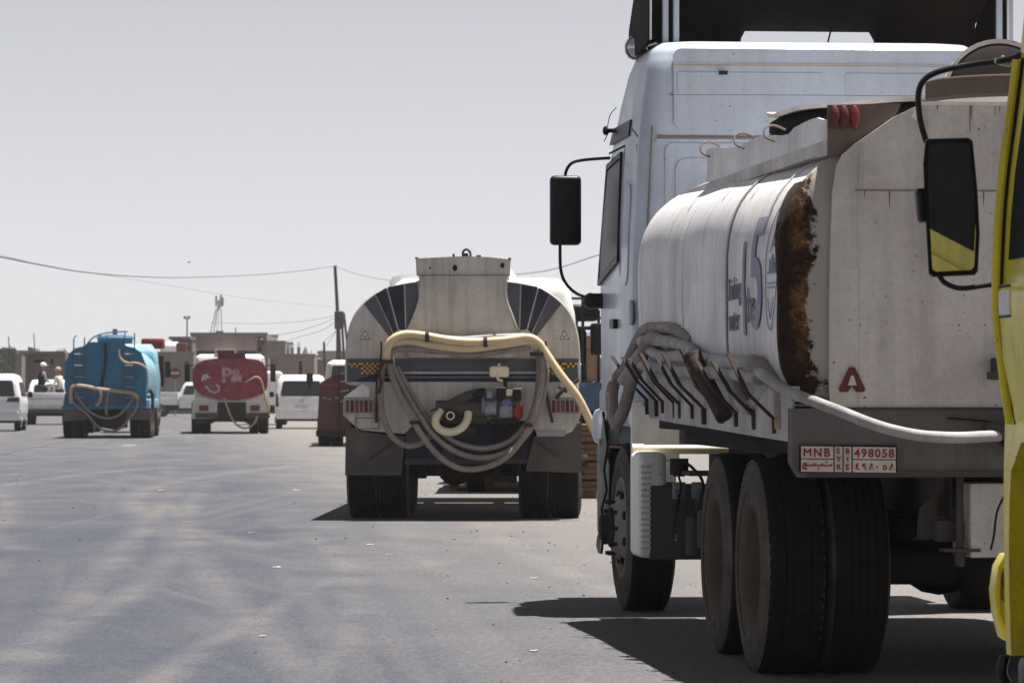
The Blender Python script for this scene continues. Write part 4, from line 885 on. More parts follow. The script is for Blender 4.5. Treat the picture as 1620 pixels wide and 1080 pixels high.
# raised bottle-shaped panel in the middle
bp = [(658, 409), (700, 407), (735, 405.5), (775, 407), (808, 411), (807, 436), (801, 440), (800, 470), (806, 495), (818, 524), (818, 566), (645, 566), (645, 524), (658, 495), (665, 470), (667, 440), (659, 434)]
bm = B(); prism(bm, cp(bp), lambda u, v, d: Vector((u, -.05 - d, v)), -.045, .0); obj('centre_panel', bm, M['panel_light'], T3, smooth=False)
bm = B(); b2(bm, (XC(660), -.06, ZC(436.5)), (XC(806), -.05, ZC(435))); b2(bm, (XC(657), -.07, ZC(410)), (XC(662), -.05, ZC(407))); b2(bm, (XC(804), -.07, ZC(412)), (XC(809), -.05, ZC(408))); obj('panel_weld', bm, M['seam'], T3)
for a_, b_, c_, d_ in ((667, 440, 665, 472), (800, 440, 801, 472)):
    bm = B(); s_ = -1 if a_ < 732 else 1; tube(bm, [(XC(a_), -.06, ZC(b_)), (XC(c_), -.06, ZC(d_)), (XC(c_ + s_ * 8), -.06, ZC(d_ + 24)), (XC(c_ + s_ * 19), -.06, ZC(d_ + 50))], .014, 8); obj('panel_edge_pipe', bm, M['seam'] if 0 else M['panel_light'], T3)
bm = B()
for px, py, r in ((720, 424, 4), (795, 420, 3.5), (681, 424, 1.5)): 
    sphere(bm, (XC(px), -.05, ZC(py)), r / 150, 8, (1, .15, 1.3))
obj('rust_holes', bm, M['under'], T3, kind='stuff')
# box on top and its fittings
bm = B(); b2(bm, (XC(662), .0, 2.40), (XC(806), 5.2, 2.68), .03); obj('walkway_box', bm, M['white'], T3)
bm = B(); tube(bm, [(XC(731), .3, ZC(405)), (XC(731), .3, ZC(397)), (XC(736), .3, ZC(393)), (XC(742), .3, ZC(397)), (XC(743), .3, ZC(407))], .012, 8); cyl(bm, (XC(716), .3, 2.66), (XC(716), .3, ZC(400)), .012, 8); cyl(bm, (XC(735), .3, 2.66), (XC(735), .3, ZC(399)), .03, 8); obj('valve_loop', bm, M['black'], T3)
bm = B(); cyl(bm, (XC(756), .3, 2.66), (XC(756), .3, ZC(402)), .025, 8); obj('breather', bm, M['redlens_dirty'], T3)
# bands, beam and lower body
b3 = lambda u, v, d: Vector((u, -d, v))
cpoly('rear_band', [(549, 573), (603, 573), (603, 567), (862, 567), (862, 573), (913, 573), (915, 604), (549, 604)], 'slate', -.1, .02, b3)
cpoly('light_line', [(600, 588), (865, 588), (865, 591), (600, 591)], 'panel_light', .02, .027, b3)
cpoly('dark_band', [(590, 591.5), (868, 591.5), (900, 603), (560, 603)], 'navy', .02, .026, b3)
cpoly('light_line', [(604, 596), (862, 596), (862, 597), (604, 597)], 'galv', .026, .03, b3)
cpoly('rust_edge', [(645, 565.5), (818, 565.5), (818, 567.5), (645, 567.5)], 'seam', .05, .055, b3)
cpoly('lower_body', [(552, 604), (912, 604), (919, 628), (919, 655), (917, 662), (905, 682), (895, 687), (850, 688), (840, 665), (660, 665), (640, 686), (572, 680), (560, 672), (543, 656), (544, 628), (570, 612)], 'panel_light', -.25, .03, b3)
cpoly('body_flare', [(544, 628), (575, 606), (586, 616), (584, 628)], 'white', .03, .05, b3); cpoly('body_flare', [(919, 628), (889, 606), (880, 616), (881, 628)], 'white', .03, .05, b3)
for x0, x1 in ((545, 593), (870, 918)):
    l_ = cpoly('tail_light', [(x0, 630), (x1, 631), (x1, 655), (x0, 654)], 'panel_light', .03, .045, b3)
    n_ = 6
    for k in range(n_):
        a_ = x0 + 2 + k * (x1 - x0 - 4) / n_
        cpoly('light_lens', [(a_ + .6, 633), (a_ + (x1 - x0 - 4) / n_ - .6, 633), (a_ + (x1 - x0 - 4) / n_ - .6, 652), (a_ + .6, 652)], 'redlens' if (k + (x0 > 700)) % 3 != 1 else 'redlens_dirty', .045, .055, b3, l_)
    for k in range(n_ + 1):
        a_ = x0 + 2 + k * (x1 - x0 - 4) / n_; bm = B(); cyl(bm, (XC(a_), -.075, ZC(655)), (XC(a_), -.075, ZC(631)), .007, 6); obj('guard_bar', bm, M['galv'], l_)
bm = B(); 
for a_, b_ in (((563, 661), (600, 661)), ((600, 661), (600, 678)), ((600, 678), (563, 678)), ((563, 678), (563, 661))): tube(bm, [(XC(a_[0]), -.032, ZC(a_[1])), (XC(b_[0]), -.032, ZC(b_[1]))], .006, 6, 1, False)
obj('empty_plate_frame', bm, M['seam'], T3)
cpoly('bumper_tube', [(848, 682), (896, 682), (893, 690), (850, 690)], 'galv', .03, .05, b3)
cpoly('cross_beam', [(640, 665), (842, 665), (842, 733), (640, 735)], 'navy', -.45, -.15, b3)
cpoly('cross_plate', [(639, 726), (838, 726), (838, 733), (639, 735)], 'chassis', -.15, -.13, b3)
for k, (x0, x1, y0, y1, m_) in enumerate(((690, 752, 672, 692, 'chassis'), (780, 820, 672, 720, 'under'), (642, 668, 668, 700, 'slate'), (700, 720, 700, 726, 'chassis'))):
    cpoly('bracket', [(x0, y0), (x1, y0 + 3), (x1, y1), (x0, y1)], m_, -.14, -.10, b3)
cpoly('mud_flap', [(546, 672), (573, 683), (640, 690), (634, 752), (545, 752)], 'flap', .0, .02, lambda u, v, d: Vector((u, .12 - d, v)))
cpoly('mud_flap', [(920, 664), (905, 684), (845, 690), (831, 745), (920, 748)], 'flap', .0, .02, lambda u, v, d: Vector((u, .12 - d, v)))
for (a_, b_), (c_, d_) in (((625, 697), (583, 727)), ((846, 697), (882, 722))):
    bm = B(); tube(bm, [(XC(a_), .09, ZC(b_)), (XC(c_), .09, ZC(d_))], .012, 6, 1, False); obj('flap_stay', bm, M['chassis'], T3)
dual(T3, 1.225, .75, Rr=.53, gap=.33, w=.30, sides=(-1, 1)); dual(T3, 1.225, 2.1, Rr=.53, gap=.33, w=.30)
for s in (-1, 1): wheel(T3, s * 1.18, 5.9, s, 'dish', detail=True)
bm = B(); cyl(bm, (-1, .75, .53), (1, .75, .53), .09, 12); sphere(bm, (-.1, .75, .55), .21, 14); b2(bm, (-.62, .5, .52), (.62, .95, .74), .05); obj('axle', bm, M['under'], T3)
bm = B()
for k, x in enumerate((-.5, -.3, -.05, .3, .48)): b2(bm, (x, .45, .42 + .03 * (k % 3)), (x + .1, .6, .6), .01)
obj('brake_gear', bm, M['under'], T3, kind='stuff')
for s in (-1, 1):
    bm = B(); b2(bm, (s * .42 - .04, .1, .78), (s * .42 + .04, 8, 1.05)); obj('chassis_rail', bm, M['chassis'], T3)
    bm = B(); b2(bm, (s * .9 - .25, 2.9, .62), (s * .9 + .25, 4.6, 1.2), .04); obj('side_box', bm, M['white'], T3)
bm = B(); cyl(bm, (-.95, 5.9, .5), (.95, 5.9, .5), .06, 10); obj('axle', bm, M['under'], T3)
cc_ = Body([(.75, 1.18, 6.5, 8.4), (1.7, 1.2, 6.45, 8.45), (2.3, 1.15, 6.45, 8.3), (2.62, 1.08, 6.5, 8.0), (2.72, .95, 6.6, 7.9)], .12, .25); obj('cab', cc_.bm(), M['white'], T3, angle=50)
for s in (-1, 1):
    bm = B(); prism(bm, [(7.2, 1.75), (8.1, 1.7), (7.95, 2.25), (7.3, 2.3)], cc_.side(s), -.01, .012); obj('side_window', bm, M['glass'], T3)
bm = B(); y_ = 6.8; prism(bm, [(XC(616, y_), ZC(447, y_)), (XC(621, y_), ZC(438, y_)), (XC(640, y_), ZC(434, y_)), (XC(690, y_), ZC(432, y_)), (XC(800, y_), ZC(433, y_)), (XC(862, y_), ZC(438, y_)), (XC(874, y_), ZC(443, y_)), (XC(880, y_), ZC(452, y_)), (XC(886, y_), ZC(466, y_)), (XC(620, y_), ZC(466, y_))], lambda u, v, d: Vector((u, y_ + d, v)), 0, 1.0); obj('roof_fairing', bm, M['white'], T3)
for s in (-1, 1):
    bm = B(); box(bm, (s * 1.42, 8.0, 2.0), (.16, .10, .4), bev=.03); cyl(bm, (s * 1.15, 8.0, 2.15), (s * 1.42, 8.0, 2.15), .012, 8); obj('mirror', bm, M['black'], T3)
# holding hooks, straps and chains
for px in (603, 612, 853, 862):
    bm = B(); tube(bm, [(XC(px), .0, ZC(600)), (XC(px), -.10, ZC(570)), (XC(px + 2), -.22, ZC(556)), (XC(px + 2), -.24, ZC(540))], .012, 6); obj('hose_bracket', bm, M['hook'], T3)
bm = B(); b2(bm, (XC(850), -.09, ZC(608)), (XC(864), -.02, ZC(560)), .01); obj('bracket_post', bm, M['hook'], T3)
bm = B(); tube(bm, [(XC(862), -.06, ZC(590)), (XC(866), -.08, ZC(630)), (XC(874), -.08, ZC(668))], .018, 6); obj('hanging_strap', bm, M['hook'], T3)
bm = B(); tube(bm, [(XC(598), -.06, ZC(585)), (XC(597), -.08, ZC(630)), (XC(596), -.08, ZC(668))], .02, 6); obj('hanging_strap', bm, M['hook'], T3)
bm = B(); tube(bm, [(XC(880), -.08, ZC(630)), (XC(893), -.1, ZC(615)), (XC(916), -.1, ZC(600))], .02, 6); tube(bm, [(XC(884), -.08, ZC(612)), (XC(897), -.1, ZC(620))], .015, 6); obj('rusty_fork', bm, M['hook'], T3)
# engine pump
PU = empty_pump = obj('pump_base', b2(B(), (XC(775), -.24, ZC(670)), (XC(818), -.03, ZC(662)), .008), M['under'], T3)
bm = B(); b2(bm, (XC(790), -.2, ZC(662)), (XC(812), -.06, ZC(640)), .02); cyl(bm, (XC(800), -.14, ZC(648)), (XC(800), -.24, ZC(648)), .05, 14); obj('engine_block', bm, M['alu'], T3)
bm = B(); b2(bm, (XC(786), -.22, ZC(634)), (XC(800), -.06, ZC(613)), .015); b2(bm, (XC(812), -.22, ZC(634)), (XC(825), -.06, ZC(615)), .015); obj('engine_air_box', bm, M['black'], T3)
bm = B(); b2(bm, (XC(786), -.21, ZC(614)), (XC(800), -.07, ZC(612)), .002); b2(bm, (XC(812), -.21, ZC(616)), (XC(825), -.07, ZC(614)), .002); b2(bm, (XC(801), -.2, ZC(626)), (XC(811), -.08, ZC(616)), .01); obj('engine_cap', bm, M['cream'], T3)
bm = B(); sphere(bm, (XC(802), -.2, ZC(637)), .055, 14, (1.1, .8, .8)); obj('engine_filter', bm, M['engine_blue'], T3)
bm = B(); sphere(bm, (XC(819), -.16, ZC(652)), .075, 16, (.8, .9, 1.15)); b2(bm, (XC(816), -.22, ZC(645)), (XC(828), -.10, ZC(638)), .01); obj('engine_fuel_tank', bm, M['engine_red'], T3)
bm = B(); cyl(bm, (XC(768), -.15, ZC(645)), (XC(786), -.15, ZC(645)), .085, 20); b2(bm, (XC(770), -.2, ZC(630)), (XC(780), -.1, ZC(618)), .01); obj('pump_housing', bm, M['alu'], T3)
bm = B(); cyl(bm, (XC(763), -.15, ZC(640)), (XC(768), -.15, ZC(640)), .10, 20); obj('pump_flange', bm, M['engine_blue'], T3)
bm = B(); tube(bm, [(XC(770), -.15, ZC(622)), (XC(750), -.16, ZC(623)), (XC(728), -.14, ZC(632)), (XC(706), -.1, ZC(645)), (XC(694), -.05, ZC(652))], .05, 12); obj('intake_pipe', bm, M['olive'], T3)
bm = B(); cyl(bm, (XC(748), -.16, ZC(625)), (XC(768), -.16, ZC(621)), .054, 12); cyl(bm, (XC(756), -.16, ZC(623)), (XC(759), -.16, ZC(622.6)), .06, 12); obj('pipe_clamp', bm, M['black'], T3)
bm = B(); cyl(bm, (XC(690), -.12, ZC(646)), (XC(768), -.12, ZC(646)), .085, 16); cyl(bm, (XC(700), -.02, ZC(658)), (XC(770), -.02, ZC(658)), .08, 12); obj('manifold_pipe', bm, M['olive'], T3)
bm = B(); cyl(bm, (XC(714), -.1, ZC(658)), (XC(714), -.26, ZC(658)), .075, 18); obj('outlet_flange', bm, M['under'], T3)
bm = B(); lathe(bm, [(0, .045), (-.05, .045), (-.05, .032), (0, .032)], 'Y', (XC(714), -.25, ZC(657)), 20, closed=True); obj('outlet_ring', bm, M['cream'], T3)
bm = B(); tube(bm, [(XC(682), -.1, ZC(650)), (XC(700), -.1, ZC(641)), (XC(716), -.1, ZC(636))], .008, 6); obj('lever', bm, M['black'], T3)
bm = B(); b2(bm, (XC(775), -.26, ZC(597)), (XC(806), -.12, ZC(579)), .03); cyl(bm, (XC(790), -.19, ZC(579)), (XC(790), -.19, ZC(575)), .015, 8); obj('header_tank', bm, M['cream'], T3)
bm = B(); b2(bm, (XC(797), -.20, ZC(614)), (XC(803), -.16, ZC(597))); obj('tank_post', bm, M['black'], T3)
bm = B(); tube(bm, [(XC(788), -.27, ZC(592)), (XC(789), -.27, ZC(600)), (XC(796), -.26, ZC(602))], .012, 8); obj('fuel_line', bm, M['cream'], T3)
HC = 'hoses looped over the rear of the middle tanker'
def hc(label, pts, r, mat, sd=0, wob=.04): return hose('delivery_hose', label, [LC(*p) for p in pts], r, mat, FC, HC, wob=wob, sd=sd)
hc('yellowish cream hose arching highest over the rear of the middle tanker', [(612, 572, -.20), (612, 555, -.24), (620, 538, -.25), (640, 529, -.25), (670, 531, -.25), (710, 538, -.25), (750, 541, -.26), (800, 538, -.26), (835, 534, -.25), (852, 542, -.24), (862, 556, -.24), (868, 565, -.24), (885, 590, -.24), (912, 625, -.22), (928, 655, -.18), (942, 686, -.1)], .043, 'hose_cream', 1)
hc('second cream hose lying just below the highest one', [(614, 565, -.16), (620, 545, -.19), (645, 540, -.2), (690, 547, -.23), (740, 552, -.24), (790, 546, -.24), (838, 540, -.22), (852, 552, -.2)], .040, 'hose_cream', 2)
hc('grey hose forming the deepest loop behind the middle tanker', [(850, 548, -.20), (858, 570, -.24), (856, 610, -.26), (845, 655, -.27), (822, 700, -.27), (790, 730, -.27), (750, 742, -.27), (718, 737, -.27), (688, 715, -.27), (662, 680, -.27), (640, 640, -.26), (622, 600, -.24), (616, 575, -.2), (622, 555, -.2), (650, 552, -.2), (700, 556, -.2), (740, 562, -.21), (790, 556, -.2), (840, 548, -.2)], .032, 'hose_grey', 3)
hc('brownish hose in the middle loop of the bundle', [(846, 545, -.14), (862, 565, -.16), (864, 600, -.2), (856, 640, -.22), (838, 680, -.22), (805, 713, -.22), (765, 724, -.22), (725, 716, -.22), (690, 692, -.22), (662, 655, -.22), (640, 618, -.2), (624, 585, -.18), (618, 566, -.16)], .031, 'hose_grey', 4)
hc('greyish hose with the shallowest wide loop of the bundle', [(848, 552, -.12), (853, 580, -.14), (850, 620, -.15), (838, 662, -.16), (810, 695, -.16), (770, 709, -.16), (730, 703, -.16), (700, 685, -.16), (672, 655, -.15), (645, 612, -.14), (628, 580, -.12)], .029, 'hose_grey', 5)
hc('thin grey hose hanging in a small loop over the left light', [(612, 562, -.2), (604, 590, -.2), (602, 630, -.22), (608, 665, -.22), (622, 692, -.22), (645, 705, -.2), (668, 700, -.16), (682, 688, -.12)], .032, 'hose_grey', 6)
hc('pale hose running level behind the cream hoses', [(640, 536, -.14), (680, 533, -.15), (730, 536, -.15), (780, 533, -.15), (830, 531, -.15)], .030, 'hose_pale', 7)
o = hose('pump_hose', 'short cream U shaped hose hanging below the pump of the middle tanker', [LC(*p) for p in [(699, 650, -.2), (690, 660, -.24), (690, 672, -.26), (700, 681, -.27), (716, 683, -.27), (731, 676, -.26), (739, 664, -.24), (741, 652, -.2)]], .042, 'hose_cream2', FC, None, wob=.02)
def strap(px, py, yy, r, ax, lab):
    bm = B(); p = LC(px, py, yy); lathe(bm, [(-.02, r), (-.02, r + .012), (.02, r + .012), (.02, r)], ax, (0, 0, 0), 16, closed=True); bmesh.ops.translate(bm, verts=bm.verts, vec=p)
    o = obj('hose_clamp', bm, M['hook']); o.location = (FC.ox, FC.oy, 0); o.rotation_euler = (0, 0, FC.a); tag(o, lab, 'clamp', 'clamps and ties on the middle tanker hoses')
strap(676, 532, -.25, .046, 'X', 'dark clamp on the left rise of the highest cream hose')
strap(612, 572, -.22, .05, 'Z', 'tie where the cream hose meets the left loops'); strap(851, 560, -.22, .07, 'Z', 'tie round the hoses at the right post'); strap(768, 541, -.26, .046, 'X', 'clamp on the highest cream hose right of the middle')
strap(655, 668, -.27, .035, 'Z', 'small clamp on the deepest loop left of the pump'); strap(836, 672, -.27, .035, 'Z', 'small clamp on the deepest loop right of the pump')
hc('loose brown rag tail hanging at the left hose tie', [(606, 575, -.26), (600, 590, -.28), (603, 605, -.28), (599, 622, -.28)], .016, 'hook', 11)
# ================================================================ 4. cargo truck and timber ahead of it
FG = Frame((838 - 810) / F * 50.5, 50.5, -.01)
T4 = thing('cargo_truck', 'blue flatbed cargo truck with black side rails standing in front of the middle tanker', 'truck', (FG.ox, FG.oy, 0), FG.a)
XG = lambda px, y=0: FG.xs(px, y); ZG = lambda py, y=0: FG.zs(py, y)
bm = B(); b2(bm, (XG(722), 0, ZG(655)), (XG(962), 5, ZG(603)), .02); obj('flatbed', bm, M['cargo_blue'], T4)
bm = B(); b2(bm, (XG(722), -.01, ZG(660)), (XG(962), .05, ZG(650)), .005); obj('bed_sill', bm, M['under'], T4)
for px in (912, 922, 947, 960): 
    bm = B(); b2(bm, (XG(px) - .02, -.02, ZG(603)), (XG(px) + .02, .03, ZG(490 if px != 922 else 470)), .003); obj('stake', bm, M['black'], T4)
for py, x0 in ((472, 890), (503, 905), (520, 915)):
    bm = B(); b2(bm, (XG(x0), -.015, ZG(py) - .015), (XG(964), .015, ZG(py) + .015)); obj('rail', bm, M['black'], T4)
for s in (-1, 1): 
    wheel(T4, s * 1.0 + .15, .9, s, 'deep', Rr=.45, detail=False); wheel(T4, s * 1.0 + .15, 4.6, s, 'deep', Rr=.45, detail=False)
bm = B(); b2(bm, (-.5, .2, .55), (.8, 6, .95)); obj('chassis', bm, M['under'], T4)
cg = Body([(.6, 1.0, 5.2, 6.9), (1.4, 1.02, 5.2, 6.95), (2.1, .95, 5.25, 6.6), (2.2, .85, 5.35, 6.5)], .1, .2); obj('cab', cg.bm(), M['cargo_blue'], T4)
for i, c in enumerate(((XG(900), .3, ZG(520)), (XG(915), .5, ZG(488)))):
    pass
bm = B(); b2(bm, (XG(928), .06, ZG(603)), (XG(950), .6, ZG(553)), .01); o = obj('cardboard_box', bm, M['card']); o.location = (FG.ox, FG.oy, 0); tag(o, 'brown cardboard box on the blue flatbed beside the blue drum', 'box')
bm = B(); b2(bm, (XG(928), .06, ZG(553) + .004), (XG(950), .55, ZG(530)), .01); o = obj('cardboard_box', bm, M['card']); o.location = (FG.ox, FG.oy, 0); tag(o, 'upper brown box stacked on another on the blue flatbed', 'box')
bm = B(); lathe(bm, [(ZG(603), .10), (ZG(590), .13), (ZG(577), .13), (ZG(575), .11), (ZG(574), .001)], 'Z', (XG(915), .2, 0), 20); o = obj('water_drum', bm, M['bucket']); o.location = (FG.ox, FG.oy, 0); tag(o, 'bright blue plastic drum on the flatbed right of the middle tanker', 'drum')
bm = B(); box(bm, (XG(910), .5, ZG(560)), (.26, .3, .75), bev=.1, seg=3)
for v in bm.verts: v.co += Vector((noise.noise(v.co * 6), noise.noise(v.co * 6 + Vector((5, 0, 0))), 0)) * .05
o = obj('black_bundle', bm, M['blackmatt']); o.location = (FG.ox, FG.oy, 0); tag(o, 'tall black wrapped bundle standing on the flatbed beside the middle tanker', 'bundle')
bm = B(); box(bm, (XG(923), .45, ZG(494)), (.42, .5, .22), bev=.06, seg=3)
o = obj('black_crate', bm, M['black']); o.location = (FG.ox, FG.oy, 0); tag(o, 'black plastic crate held up high behind the flatbed rail', 'crate')
# stacked brown pallets on the ground right of the tanker
FP = Frame((934 - 810) / F * 48.2, 48.2, -.02)
for j in range(4):
    z0 = j * .235
    pl = thing('wooden_pallet', ['lowest brown wooden crate in the stack right of the middle tanker', 'second brown wooden crate from the ground right of the middle tanker', 'third brown wooden crate up, right of the middle tanker', 'topmost brown wooden crate right of the middle tanker'][j], 'wooden crate', (FP.ox + .2, FP.oy, z0), FP.a + .03 * (j % 2), 'stacked wooden crates by the middle tanker')
    for k in range(3):
        bm = B(); b2(bm, (-.36, -.01, .012 + k * .072), (.50, .012, .012 + k * .072 + .055), .004); obj('slat', bm, M['wood'], pl)
    bm = B(); b2(bm, (-.35, .014, .005), (.49, 1.1, .222)); obj('crate_body', bm, M['wood'], pl)
bm = B(); b2(bm, (XG(703, 1.5), 1.5, .10), (XG(820, 1.5), 3.2, .42), .01); o = obj('timber_beam', bm, M['wood']); o.location = (FG.ox, FG.oy, 0); tag(o, 'left long brown timber seen under the middle tanker', 'timber', 'timbers beyond the middle tanker')
bm = B(); b2(bm, (XG(823, 1.5), 1.5, .10), (XG(915, 1.5), 3.2, .40), .01); o = obj('timber_beam', bm, M['wood']); o.location = (FG.ox, FG.oy, 0); tag(o, 'right long brown timber seen under the middle tanker', 'timber', 'timbers beyond the middle tanker')
for qx in (712, 770, 835, 895):
    x0 = XG(qx, 1.6); bm = B(); b2(bm, (x0, 1.6, 0), (x0 + .12, 3.0, .10)); o = obj('wooden_block', bm, M['wood']); o.location = (FG.ox, FG.oy, 0); tag(o, {712: 'leftmost dark block under the timbers beyond the middle tanker', 770: 'second dark block from the left under the brown timbers', 835: 'third dark block from the left under the brown timbers', 895: 'rightmost dark block under the timbers beyond the middle tanker'}[qx], 'block', 'blocks under the timber')
# ================================================================ 5. blue tanker
FBl = Frame((168 - 810) / F * 109, 109, .046); LB = FBl.L
T5 = thing('tanker_truck', 'bright blue tanker with two ladders on its rear, leftmost of the tankers', 'tanker truck', (FBl.ox, FBl.oy, 0), FBl.a)
XB = lambda px, y=0: FBl.xs(px, y); ZB = lambda py, y=0: FBl.zs(py, y)
def poly(fr, nm, pts, mat, d0, d1, par, y0=0):
    bm = B(); prism(bm, [(fr.xs(x, y0), fr.zs(y, y0)) for x, y in pts], lambda u, v, d: Vector((u, y0 - d, v)), d0, d1); return obj(nm, bm, M[mat], par, smooth=False)
S5 = (1.19, 1.65, .93, .55, 2.7, 4)
bm = B(); sec_loft(bm, S5, [(-.0, .02), (.0, 0), (5.6, 0), (5.75, .12), (5.8, .3)]); obj('tank_shell', bm, M['blue_shell'], T5, angle=60)
poly(FBl, 'tank_end', [(104, 625), (102, 600), (103, 575), (109, 560), (118, 551), (134, 547), (139, 541), (195, 541), (200, 547), (213, 550), (224, 558), (230, 575), (232, 600), (230, 625)], 'blue', 0, .04, T5)
for xa_, xb_, yt in ((117, 134, 531), (197, 213, 524)):
    ld = obj('ladder', tube(tube(B(), [(XB(xa_), -.10, ZB(640)), (XB(xa_), -.10, ZB(548)), (XB(xa_ + 1), -.05, ZB(yt + 3)), (XB(xa_ + 4), .1, ZB(yt))], .022, 6), [(XB(xb_), -.10, ZB(640)), (XB(xb_), -.10, ZB(548)), (XB(xb_), -.05, ZB(yt + 3))], .022, 6), M['blue_frame'], T5, kind='stuff')
    for yy in (560, 578, 596, 612, 628):
        bm = B(); cyl(bm, (XB(xa_), -.10, ZB(yy)), (XB(xb_), -.10, ZB(yy)), .02, 6); obj('rung', bm, M['galv'], ld)
bm = B(); lathe(bm, [(2.50, .50), (2.62, .50), (2.66, .54), (2.72, .48), (2.76, .2), (2.76, .001)], 'Z', (XB(182, 1), 1.0, .20), 24); cyl(bm, (XB(182, 1), 1, 2.9), (XB(182, 1), 1, 3.12), .07, 8); obj('hatch_dome', bm, M['blue_frame'], T5)
bm = B(); tube(bm, [(XB(140), .05, ZB(541)), (XB(150), .1, ZB(532)), (XB(170), .2, ZB(526)), (XB(200), .2, ZB(524))], .025, 6); tube(bm, [(XB(158), .05, ZB(545)), (XB(158), .1, ZB(528))], .02, 6); obj('top_rail', bm, M['blue_frame'], T5)
bm = B(); tube(bm, [(XB(167), -.07, ZB(542)), (XB(167), -.08, ZB(570)), (XB(164), -.09, ZB(595)), (XB(159), -.1, ZB(615))], .04, 6); obj('level_pipe', bm, M['black'], T5)
poly(FBl, 'lower_frame', [(100, 642), (103, 622), (231, 622), (232, 642)], 'blue_frame', -.3, .03, T5)
poly(FBl, 'bumper_bar', [(98, 648), (98, 642), (231, 641), (231, 646)], 'blue', -.1, .08, T5)
poly(FBl, 'mud_flap', [(100, 648), (138, 648), (138, 664), (100, 666)], 'flap', -.02, .0, T5, -.02); poly(FBl, 'mud_flap', [(200, 647), (238, 647), (239, 664), (200, 664)], 'flap', -.02, .0, T5, -.02)
poly(FBl, 'rear_beam', [(138, 646), (200, 646), (200, 676), (180, 680), (150, 674), (138, 668)], 'under', -.7, -.3, T5)
bm = B(); b2(bm, (1.0, .02, .85), (1.24, 5.4, 1.12), .03); obj('side_skirt', bm, M['blue_shell'], T5)
for px in (113, 216): poly(FBl, 'warning_sign', [(px - 3, 599), (px + 3, 599), (px, 592)], 'redlens_dirty', .04, .05, T5)
dual(T5, 1.24, .8, Rr=.52, detail=False); dual(T5, 1.24, 2.15, Rr=.52, detail=False)
for s in (-1, 1): wheel(T5, s * 1.2, 6.0, s, 'dish', detail=False)
bm = B(); b2(bm, (-.45, .3, .6), (.45, 7.5, 1.0)); obj('chassis', bm, M['under'], T5)
cb = Body([(.8, 1.15, 6.1, 8.1), (1.7, 1.18, 6.1, 8.2), (2.5, 1.1, 6.1, 7.8), (2.75, .95, 6.3, 7.5)], .12, .25); obj('cab', cb.bm(), M['blue_shell'], T5, angle=50)
bm = B(); box(bm, (1.42, 7.4, 2.0), (.18, .12, .5), bev=.03); cyl(bm, (1.1, 7.4, 2.2), (1.4, 7.4, 2.2), .02, 6); obj('mirror', bm, M['black'], T5)
bm = B(); tube(bm, [(XB(228), .3, ZB(622)), (XB(236), .6, ZB(618)), (XB(240), .6, ZB(630)), (XB(238), .5, ZB(655))], .05, 8); obj('side_pipe', bm, M['black'], T5)
HB = 'hoses on the blue tanker'
def hb(l, p, r, m, s): return hose('delivery_hose', l, [LB(*q) for q in p], r, m, FBl, HB, sub=6, seg=8, sd=s)
hb('cream hose lying level across the rear of the blue tanker', [(113, 638, -.2), (112, 618, -.2), (118, 610, -.2), (135, 611, -.22), (155, 615, -.22), (180, 618, -.22), (205, 621, -.22), (214, 624, -.22), (218, 630, -.2)], .055, 'hose_tan', 1)
hb('deepest thin hose loop hanging behind the blue tanker', [(113, 615, -.18), (113, 633, -.2), (125, 645, -.2), (138, 655, -.2), (150, 670, -.2), (162, 679, -.2), (178, 682, -.2), (192, 676, -.2), (206, 660, -.2), (216, 645, -.2), (218, 630, -.2)], .030, 'hose_grey', 2)
hb('upper wide hose loop hanging behind the blue tanker', [(118, 618, -.14), (130, 638, -.14), (145, 653, -.14), (165, 661, -.14), (185, 658, -.14), (200, 645, -.14), (214, 625, -.14)], .035, 'hose_grey', 3)
hb('short cream hose curling over the right ladder of the blue tanker', [(188, 552, -.14), (189, 563, -.15), (195, 571, -.16), (203, 574, -.16), (214, 574, -.16), (224, 577, -.15), (232, 583, -.1)], .035, 'hose_tan', 4)
hb('short hose stub hanging below the level cream hose', [(158, 616, -.24), (160, 625, -.26), (157, 636, -.26), (152, 642, -.26)], .045, 'hose_tan', 5)
hb('thin hose hanging straight down at the middle of the blue tanker', [(171, 618, -.24), (169, 635, -.25), (168, 650, -.25), (170, 657, -.25)], .03, 'hose_grey', 6)
M['redlens_pale'] = paint('faded_white_letters', (.42, .33, .33), (.28, .08, .09), .8, .3, 0, .3, .7, sc_=5)
# ================================================================ 6. red tanker
FR = Frame((364 - 810) / F * 120.6, 120.6, .073); LR = FR.L
T6 = thing('tanker_truck', 'maroon red tanker with white P and squiggles painted on its dusty rear', 'tanker truck', (FR.ox, FR.oy, 0), FR.a)
bm = B(); S6 = (1.18, 1.72, .62, .62, 3.6, 2.6); sec_loft(bm, S6, [(.0, .0), (5.0, 0), (5.2, .15)]); obj('tank_shell', bm, M['red'], T6, angle=60)
pr = lambda nm, pts, mat, d0, d1, y0=0, par=None: poly(FR, nm, pts, mat, d0, d1, par or T6, y0)
re = pr('tank_end', [(311, 590), (314, 576), (321, 570), (340, 567), (385, 566), (408, 569), (417, 574), (422, 590), (423, 612), (418, 622), (395, 630), (375, 633), (345, 631), (320, 625), (312, 616), (309, 604)], 'red', 0, .05)
pf = lambda u, v, d: Vector((FR.xs(349 + u * 50, 0), -.05 - d, FR.zs(602, 0) + v))
for nm, s, u0, hh, v0 in (('painted_letter', 'P', .0, .46, 0), ('painted_mark', '&', .30, .40, .02)):
    bm = B(); textmesh(bm, s, hh / .72, lambda u, v, d: Vector((FR.xs(350, 0) + u0 + u, -.05 - d, FR.zs(604, 0) + v0 + v)), 0, .01, .02); obj(nm, bm, M['redlens_pale'], re, smooth=False)
bm = B()
